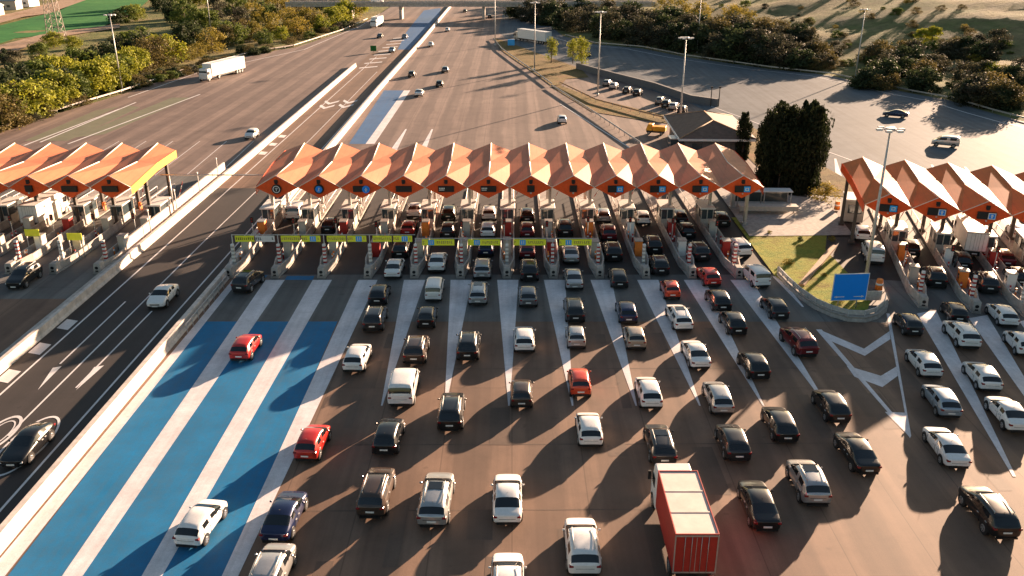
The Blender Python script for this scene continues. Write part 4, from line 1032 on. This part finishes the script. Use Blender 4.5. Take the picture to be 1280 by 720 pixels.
for i, (px, py) in enumerate(((888, 133), (898, 133))):
    a = P(px, py); tag(MB().tube((a[0], a[1], 0), (a[0], a[1], 4.0), .1, n=6).box(a[0]-.2, a[0]+.2, a[1]-.1, a[1]+.1, 3.7, 4.05).build('short_post', 'dark_steel'), 'short dark post behind the service building, %s one' % ('left' if i == 0 else 'right'), 'post')
for i, (px, py, c_) in enumerate(((467, 66, 'field'), (723, 36, 'sign_blue'))):
    a = P(px, py); t = thing('road_sign', ('small green sign where the dashed bars begin' if i == 0 else 'small blue sign behind the yellow trees'), 'road sign', (a[0], a[1], 0)); z = 0 if i == 0 else 2
    MB().box(-.9, .9, 0, .08, z+.5, z+2.1).build('panel', c_, t); MB().tube((0, .12, 0), (0, .12, z+2), .06, n=6).build('post', 'galv', t)
a = P(639, 58); t = thing('road_sign', 'small blue box sign at the far tip of the grass strip', 'road sign', (a[0], a[1], 0)); MB().box(-1.1, 1.1, 0, .5, .3, 2.1).build('panel', 'sign_cyan', t, .03); MB().tube((-.8, .25, 0), (-.8, .25, .4), .06, n=6).tube((.8, .25, 0), (.8, .25, .4), .06, n=6).build('posts', 'galv', t)

# ------------------------------------------------------------------ overpass
t = thing('overpass', 'grey concrete overpass crossing the road at the top', 'bridge', (0, 384, 0))
MB().box(-95, 60, -4, 4, 5.2, 6.3).build('deck', 'concrete', t); MB().box(-95, 60, -4.2, -3.9, 6.3, 7.2).build('parapet', 'concrete', t); MB().box(-95, 60, 3.9, 4.2, 6.3, 7.2).build('parapet', 'concrete', t)
for x in (-68, -47, -12, 14): MB().box(x-.6, x+.6, -3, 3, 0, 5.2).build('pier', 'concrete', t, .05)
car(V_, 'white', 500, 5, head=90, label='white van crossing the overpass') .location = (-57, 385, 6.32)
# sheds and houses in the far left corner
for i, (px, py, w, d, h, r, m_) in enumerate(((8, 12, 12, 9, 4, 10, 'cream'), (32, 8, 10, 8, 5, -8, 'white'), (-18, 20, 12, 10, 4, 5, 'cream'))):
    a = P(px, py); t = thing('farm_shed', ('pale shed with grey roof, %s of three beyond the green field' % ('middle', 'rightmost', 'leftmost')[i]), 'shed', (a[0], a[1], .1), R(r))
    MB().box(-w/2, w/2, -d/2, d/2, 0, h).build('wall', m_, t)
    mb = MB(); w2, d2 = w/2+.4, d/2+.4
    mb.poly([(-w2, -d2, h), (w2, -d2, h), (w2, 0, h+1.8), (-w2, 0, h+1.8)]); mb.poly([(w2, d2, h), (-w2, d2, h), (-w2, 0, h+1.8), (w2, 0, h+1.8)]); mb.poly([(-w2, -d2, h), (-w2, 0, h+1.8), (-w2, d2, h)]); mb.poly([(w2, -d2, h), (w2, d2, h), (w2, 0, h+1.8)]); mb.build('roof', 'steel', t)
    MB().box(-1, 1, -d/2-.03, -d/2-.003, 0, 2.4).build('door', 'wall_dark', t); MB().box(2, 3.4, -d/2-.03, -d/2-.003, 1.2, 2.3).build('window', 'booth_glass', t)

# ------------------------------------------------------------------ trees
def crown_mesh(name, mat, n, clumps, leaf, seed, rx=1., rz=1., columnar=False):
    """unit crown about 1 high: clumps of leaf faces with gaps between; returns mesh"""
    rnd = random.Random(seed); verts = []; faces = []
    cl = []
    for i in range(clumps):
        if columnar:
            z = (i+.5)/clumps; r = .27*(1-max(0, z-.72)**2*7)*(.85+.15*min(1, z*4)); a = rnd.uniform(0, 6.28)
            cl.append((math.cos(a)*r*.72, math.sin(a)*r*.72, z*.97, r*rnd.uniform(.35, .8)))
        else:
            a = rnd.uniform(0, 6.28); u = rnd.uniform(-.8, 1); r = (1-u*u)**.5*rnd.uniform(.35, .95) if abs(u) < 1 else 0
            cl.append((math.cos(a)*r*.42*rx, math.sin(a)*r*.42*rx, .5+u*.38*rz, rnd.uniform(.11, .24)))
    for i in range(n):
        c = cl[rnd.randrange(clumps)]
        d = Vector((rnd.gauss(0, 1), rnd.gauss(0, 1), rnd.gauss(0, 1))).normalized()*(rnd.random()**.45)*c[3]
        p = Vector((c[0]+d.x, c[1]+d.y, c[2]+d.z*.85))
        nn = (d.normalized()+Vector((rnd.gauss(0, .6), rnd.gauss(0, .6), rnd.gauss(0, .6)))).normalized()
        u_ = nn.orthogonal().normalized(); u_ = Matrix.Rotation(rnd.uniform(0, 6.28), 3, nn) @ u_; w_ = nn.cross(u_)
        s = leaf*rnd.uniform(.6, 1.4); k = len(verts)
        verts += [p+u_*s, p+w_*s*.6, p-u_*s*.9, p-w_*s*.7]; faces.append((k, k+1, k+2, k+3))
    me = bpy.data.meshes.new(name); me.from_pydata([tuple(v) for v in verts], [], faces); me.materials.append(M[mat]); return me
def trunk_mesh(seed, bare=False):
    rnd = random.Random(seed); mb = MB()
    mb.tube((0, 0, 0), (.01, 0, .35), .022, .015, n=7, cap=False).tube((.01, 0, .35), (0, .01, .7), .015, .006, n=6, cap=False)
    for i in range(14 if bare else 8):
        z = rnd.uniform(.22, .62); a = rnd.uniform(0, 6.28); l = rnd.uniform(.18, .38)
        e = (math.cos(a)*l*.75, math.sin(a)*l*.75, z+l*rnd.uniform(.5, .9)); mb.tube((0, 0, z), e, .008, .002, n=5, cap=False)
        for _ in range(2): mb.tube(tuple(c*.6+(z*.4 if j == 2 else 0) for j, c in enumerate(e)), (e[0]+rnd.uniform(-.12, .12), e[1]+rnd.uniform(-.12, .12), e[2]+rnd.uniform(0, .14)), .004, .001, n=4, cap=False)
    me = bpy.data.meshes.new('trunk'); mb.bm.to_mesh(me); mb.bm.free(); me.materials.append(M['bark']); return me
TR = {}
for nm, mat, n, cl, leaf in (('lime', 'leaf_lime', 2600, 26, .030), ('olive', 'leaf_olive', 2600, 24, .030), ('brown', 'leaf_brown', 1900, 30, .024), ('gold', 'leaf_gold', 2000, 26, .025), ('dark', 'leaf_dark', 2800, 22, .034), ('umber', 'leaf_umber', 2200, 26, .028)):
    TR[nm] = [(crown_mesh('crown', mat, n, cl, leaf, 100+hash(nm[0]) % 7+s*13 if False else sum(map(ord, nm))+s*13), trunk_mesh(sum(map(ord, nm))+s, nm in ('brown', 'umber'))) for s in range(3)]
TR['slim'] = [(crown_mesh('crown', 'leaf_lime', 1800, 14, .022, 5, .45, 1.1), trunk_mesh(3)), (crown_mesh('crown', 'leaf_lime', 1600, 13, .022, 6, .45, 1.1), trunk_mesh(4))]
TR['cypress'] = [(crown_mesh('crown', 'leaf_cypress', 8000, 46, .024, 8+s, columnar=True), trunk_mesh(9)) for s in range(2)]
TN = {'lime': 'bright lime-green tree', 'olive': 'olive-green tree', 'brown': 'thin brown tree', 'gold': 'golden yellow tree', 'dark': 'dark evergreen tree', 'umber': 'dark umber tree with bare twigs'}
rt = random.Random(77)
def tree(kind, x, y, z, h, wd=1.0, name='tree', label=None, group=None, cat='tree', sink=0.0):
    c_, tk = TR[kind][rt.randrange(len(TR[kind]))]
    t = thing(name, label or TN.get(kind, 'tree'), cat, (x, y, z-sink*h), rt.uniform(0, 6.28), group)
    t.scale = (h*wd, h*wd, h)
    link(bpy.data.objects.new('crown', c_), t); link(bpy.data.objects.new('trunk', tk), t); return t
# left belt: photo places (x, foot y, height in m, kind)
belt = []
RB = random.Random(5)
for px, py, h, k in ((-8, 168, 9, 'brown'), (6, 158, 9, 'lime'), (14, 160, 8, 'brown'), (24, 150, 9, 'brown'), (34, 150, 9, 'lime'), (44, 143, 8, 'olive'), (55, 142, 8, 'lime'), (62, 132, 9, 'olive'), (72, 134, 9, 'lime'), (84, 128, 8.5, 'dark'),
                     (92, 128, 8, 'olive'), (104, 122, 9, 'lime'), (114, 120, 9, 'lime'), (124, 118, 9, 'lime'), (134, 114, 9, 'lime'), (146, 108, 9, 'olive'), (158, 103, 9, 'lime'), (168, 98, 9, 'lime'), (176, 97, 7, 'brown'), (186, 88, 9.5, 'brown'), (198, 84, 9.5, 'brown'), (208, 80, 9.5, 'brown'), (180, 80, 10, 'dark'),
                     (222, 78, 6, 'gold'), (236, 76, 5, 'gold'), (248, 72, 5, 'gold'), (228, 66, 10, 'dark'), (244, 62, 10, 'dark'), (266, 66, 8.5, 'gold'), (280, 58, 8, 'brown'), (292, 56, 9, 'brown'), (306, 52, 9, 'brown'), (318, 52, 8, 'gold'), (330, 56, 6, 'olive'),
                     (340, 46, 10, 'gold'), (352, 52, 6, 'lime'), (362, 40, 10, 'gold'), (372, 46, 8, 'gold'), (384, 40, 10, 'gold'), (394, 38, 9, 'gold'), (402, 40, 7, 'lime'), (414, 34, 9, 'lime'), (424, 32, 9, 'lime'), (434, 26, 10, 'lime'), (442, 22, 10, 'gold'), (450, 18, 9, 'brown'),
                     (10, 132, 9, 'dark'), (28, 122, 9, 'dark'), (48, 116, 9, 'olive'), (66, 110, 9, 'lime'), (86, 106, 8, 'lime'), (100, 98, 9, 'olive'), (118, 96, 8, 'dark'), (134, 90, 9, 'dark'), (150, 82, 9, 'umber'), (164, 76, 10, 'umber'), (176, 70, 10, 'umber'), (-4, 118, 8, 'dark'),
                     (300, 36, 10, 'umber'), (316, 30, 10, 'gold'), (332, 28, 10, 'brown'), (348, 24, 11, 'gold'), (366, 20, 11, 'brown'), (382, 16, 11, 'umber'), (400, 12, 10, 'dark'), (416, 12, 11, 'umber'), (430, 8, 10, 'brown'), (246, 38, 10, 'umber'), (262, 36, 9, 'brown'), (232, 30, 11, 'umber'), (216, 28, 10, 'dark'), (272, 24, 11, 'umber'), (292, 18, 12, 'umber'),
                     (160, 28, 8, 'olive'), (172, 26, 8, 'lime'), (146, 30, 6, 'dark'), (200, 14, 12, 'dark'), (214, 10, 12, 'umber'), (230, 8, 12, 'umber'), (250, 6, 12, 'lime'), (310, 8, 12, 'gold'), (335, 6, 12, 'gold'), (20, 88, 6, 'umber'), (50, 76, 6, 'umber'), (8, 80, 5, 'dark'), (68, 60, 6, 'brown'), (92, 62, 5, 'brown')):
    if k in ('brown', 'umber') and RB.random() < .6: k = RB.choice(('olive', 'lime', 'olive'))
    X, Y, Z = PT(px, py); tree(k, X, Y, Z, h*1.0, rt.uniform(1.0, 1.35), 'tree', TN[k]+' in the belt beside the left road', TN[k]+'s in the left belt', sink=.12)
# undergrowth under the belt
for i in range(70):
    px = rt.uniform(-10, 445); ey = 172-px*.335 if px < 160 else 118-(px-160)*.283; py = ey-rt.uniform(2, 12)
    X, Y, Z = PT(px, py); k = rt.choice(('brown', 'umber', 'olive', 'brown', 'dark')); tree(k, X, Y, Z, rt.uniform(2.5, 4), 1.6, 'bush', 'low %s bush at the foot of the left tree belt' % {'brown': 'brown', 'umber': 'dark brown', 'olive': 'green', 'dark': 'dark green'}[k], 'low %s bushes below the left belt' % k, 'bush', sink=.3)
# right thicket
for i in range(64):
    px = 640+i*5.2+rt.uniform(-3, 3); row = i % 3
    base = 24+(px-640)*.19 if px < 800 else 55+(px-800)*.17
    X, Y, Z = PT(px, base-row*9+rt.uniform(-2, 2)); k = rt.choice(('dark', 'umber', 'umber', 'dark', 'umber', 'brown' if px > 830 else 'umber'))
    tree(k, X, Y, Z, rt.uniform(8, 11.5), 1.25, 'tree', TN[k]+' in the thicket behind the slip road', TN[k]+'s in the right thicket', sink=.15)
for px, py, h in ((650, 14, 9), (668, 8, 11), (706, 12, 10), (720, 8, 11), (760, 8, 9), (830, 20, 9), (850, 26, 9), (874, 30, 9), (915, 34, 9), (930, 36, 8)):
    X, Y, Z = PT(px, py); tree('gold', X, Y, Z, h, 1.2, 'tree', 'pale golden tree on top of the right thicket', 'golden trees above the right thicket', sink=.1)
for cx, cy, rx, ry, n in ((1130, 92, 52, 22, 26), (1250, 118, 46, 20, 22), (1010, 74, 38, 18, 16), (985, 52, 30, 14, 8), (1215, 62, 40, 16, 8)):
    for i in range(n):
        X, Y, Z = PT(cx+rt.uniform(-1, 1)*rx, cy+rt.uniform(-1, 1)*ry); k = rt.choice(('umber', 'umber', 'dark', 'brown'))
        tree(k, X, Y, Z, rt.uniform(4.5, 8), 1.4, 'bush', '%s bush on the lower hillside' % {'umber': 'dark brown', 'dark': 'dark green', 'brown': 'reddish brown'}[k], '%s bushes on the hillside' % k, 'bush', sink=.2)
for i in range(120):
    px = rt.uniform(880, 1290); lim = 100+(px-1000)*.17 if px > 1000 else 84
    X, Y, Z = PT(px, rt.uniform(-6, lim-12)); k = rt.choice(('olive', 'brown', 'brown', 'umber', 'gold', 'olive'))
    tree(k, X, Y, Z, rt.uniform(1.2, 3.8), 1.7, 'shrub', 'scattered %s shrub on the grassy hill' % {'umber': 'dark brown', 'olive': 'olive', 'brown': 'brown', 'gold': 'straw-coloured'}[k], '%s shrubs scattered on the hill' % k, 'shrub', sink=.3)
for px, py in ((1150, 55), (1165, 52), (1235, 100)):
    X, Y, Z = PT(px, py); tree('lime', X, Y, Z, 5, 1.3, 'tree', 'pale green tree standing out on the hillside', 'pale green trees on the hillside', sink=.1)
for i, (px, py, h) in enumerate(((689, 79, 7.2), (716, 80, 7.0), (727, 86, 8.6))):
    X, Y = P(px, py); tree('slim', X, Y, .1, h, .9, 'young_tree', 'slim yellow-green young tree on the grass strip, %s of three' % ('leftmost', 'middle', 'rightmost')[i], None)
# cypresses behind the middle canopy
for i, (px, py, h, w) in enumerate(((927, 200, 7.6, .5), (955, 236, 10.6, .58), (972, 240, 11.9, .6), (989, 241, 11.3, .62), (1006, 240, 12.1, .58), (964, 226, 11.4, .6), (983, 226, 10.6, .6), (1000, 226, 11.6, .6), (1015, 233, 10.4, .5))):
    X, Y = P(px, py); tree('cypress', X, Y, 0, h, w, 'cypress_tree', 'dark cypress %s' % ('standing alone beside the service building' if i == 0 else 'in the dense clump behind the white shelter'), None if i == 0 else 'cypresses in the clump')
X, Y = P(1030, 250); tree('gold', X, Y, .1, 3.2, 1.3, 'bush', 'golden bush between the cypress clump and the right canopy', None, 'bush', sink=.25)
for px, py in ((950, 262), (962, 292), (1000, 300), (1040, 300), (985, 330), (1030, 345), (1050, 378)):
    X, Y = P(px, py, .13); tree(rt.choice(('olive', 'gold')), X, Y, .13, rt.uniform(.5, .9), 1.6, 'shrub', 'low shrub growing on the grass island', 'low shrubs on the grass island', 'shrub', sink=.3)

# ------------------------------------------------------------------ camera, light, world
cam = bpy.data.cameras.new('camera'); co_ = bpy.data.objects.new('camera', cam); C.objects.link(co_)
cam.sensor_width = 36; cam.lens = 36*1080/1280; cam.clip_end = 6000; cam.clip_start = .5
co_.location = (0, 0, HC); co_.rotation_euler = (math.pi/2-PIT, 0, 0); sc.camera = co_
EL = R(10.3); AZ = R(37)          # azimuth measured clockwise from +Y
sun = bpy.data.lights.new('sun', 'SUN'); sun.energy = 23.0; sun.angle = R(.6); sun.color = (1, .69, .47)
so = bpy.data.objects.new('sun', sun); C.objects.link(so); so.location = (60, 80, 60)
d = Vector((math.sin(AZ)*math.cos(EL), math.cos(AZ)*math.cos(EL), math.sin(EL)))
so.rotation_euler = d.to_track_quat('Z', 'Y').to_euler()
w = bpy.data.worlds.new('World'); sc.world = w; w.use_nodes = True; nt = w.node_tree
sky = nt.nodes.new('ShaderNodeTexSky'); sky.sky_type = 'NISHITA'; sky.sun_disc = False; sky.sun_elevation = EL; sky.sun_rotation = AZ
sky.air_density = 1.2; sky.dust_density = 1.2
bg = nt.nodes['Background']; nt.links.new(sky.outputs[0], bg.inputs[0]); bg.inputs[1].default_value = .155
sc.view_settings.view_transform = 'Standard'; sc.view_settings.look = 'None'; sc.view_settings.exposure = 0
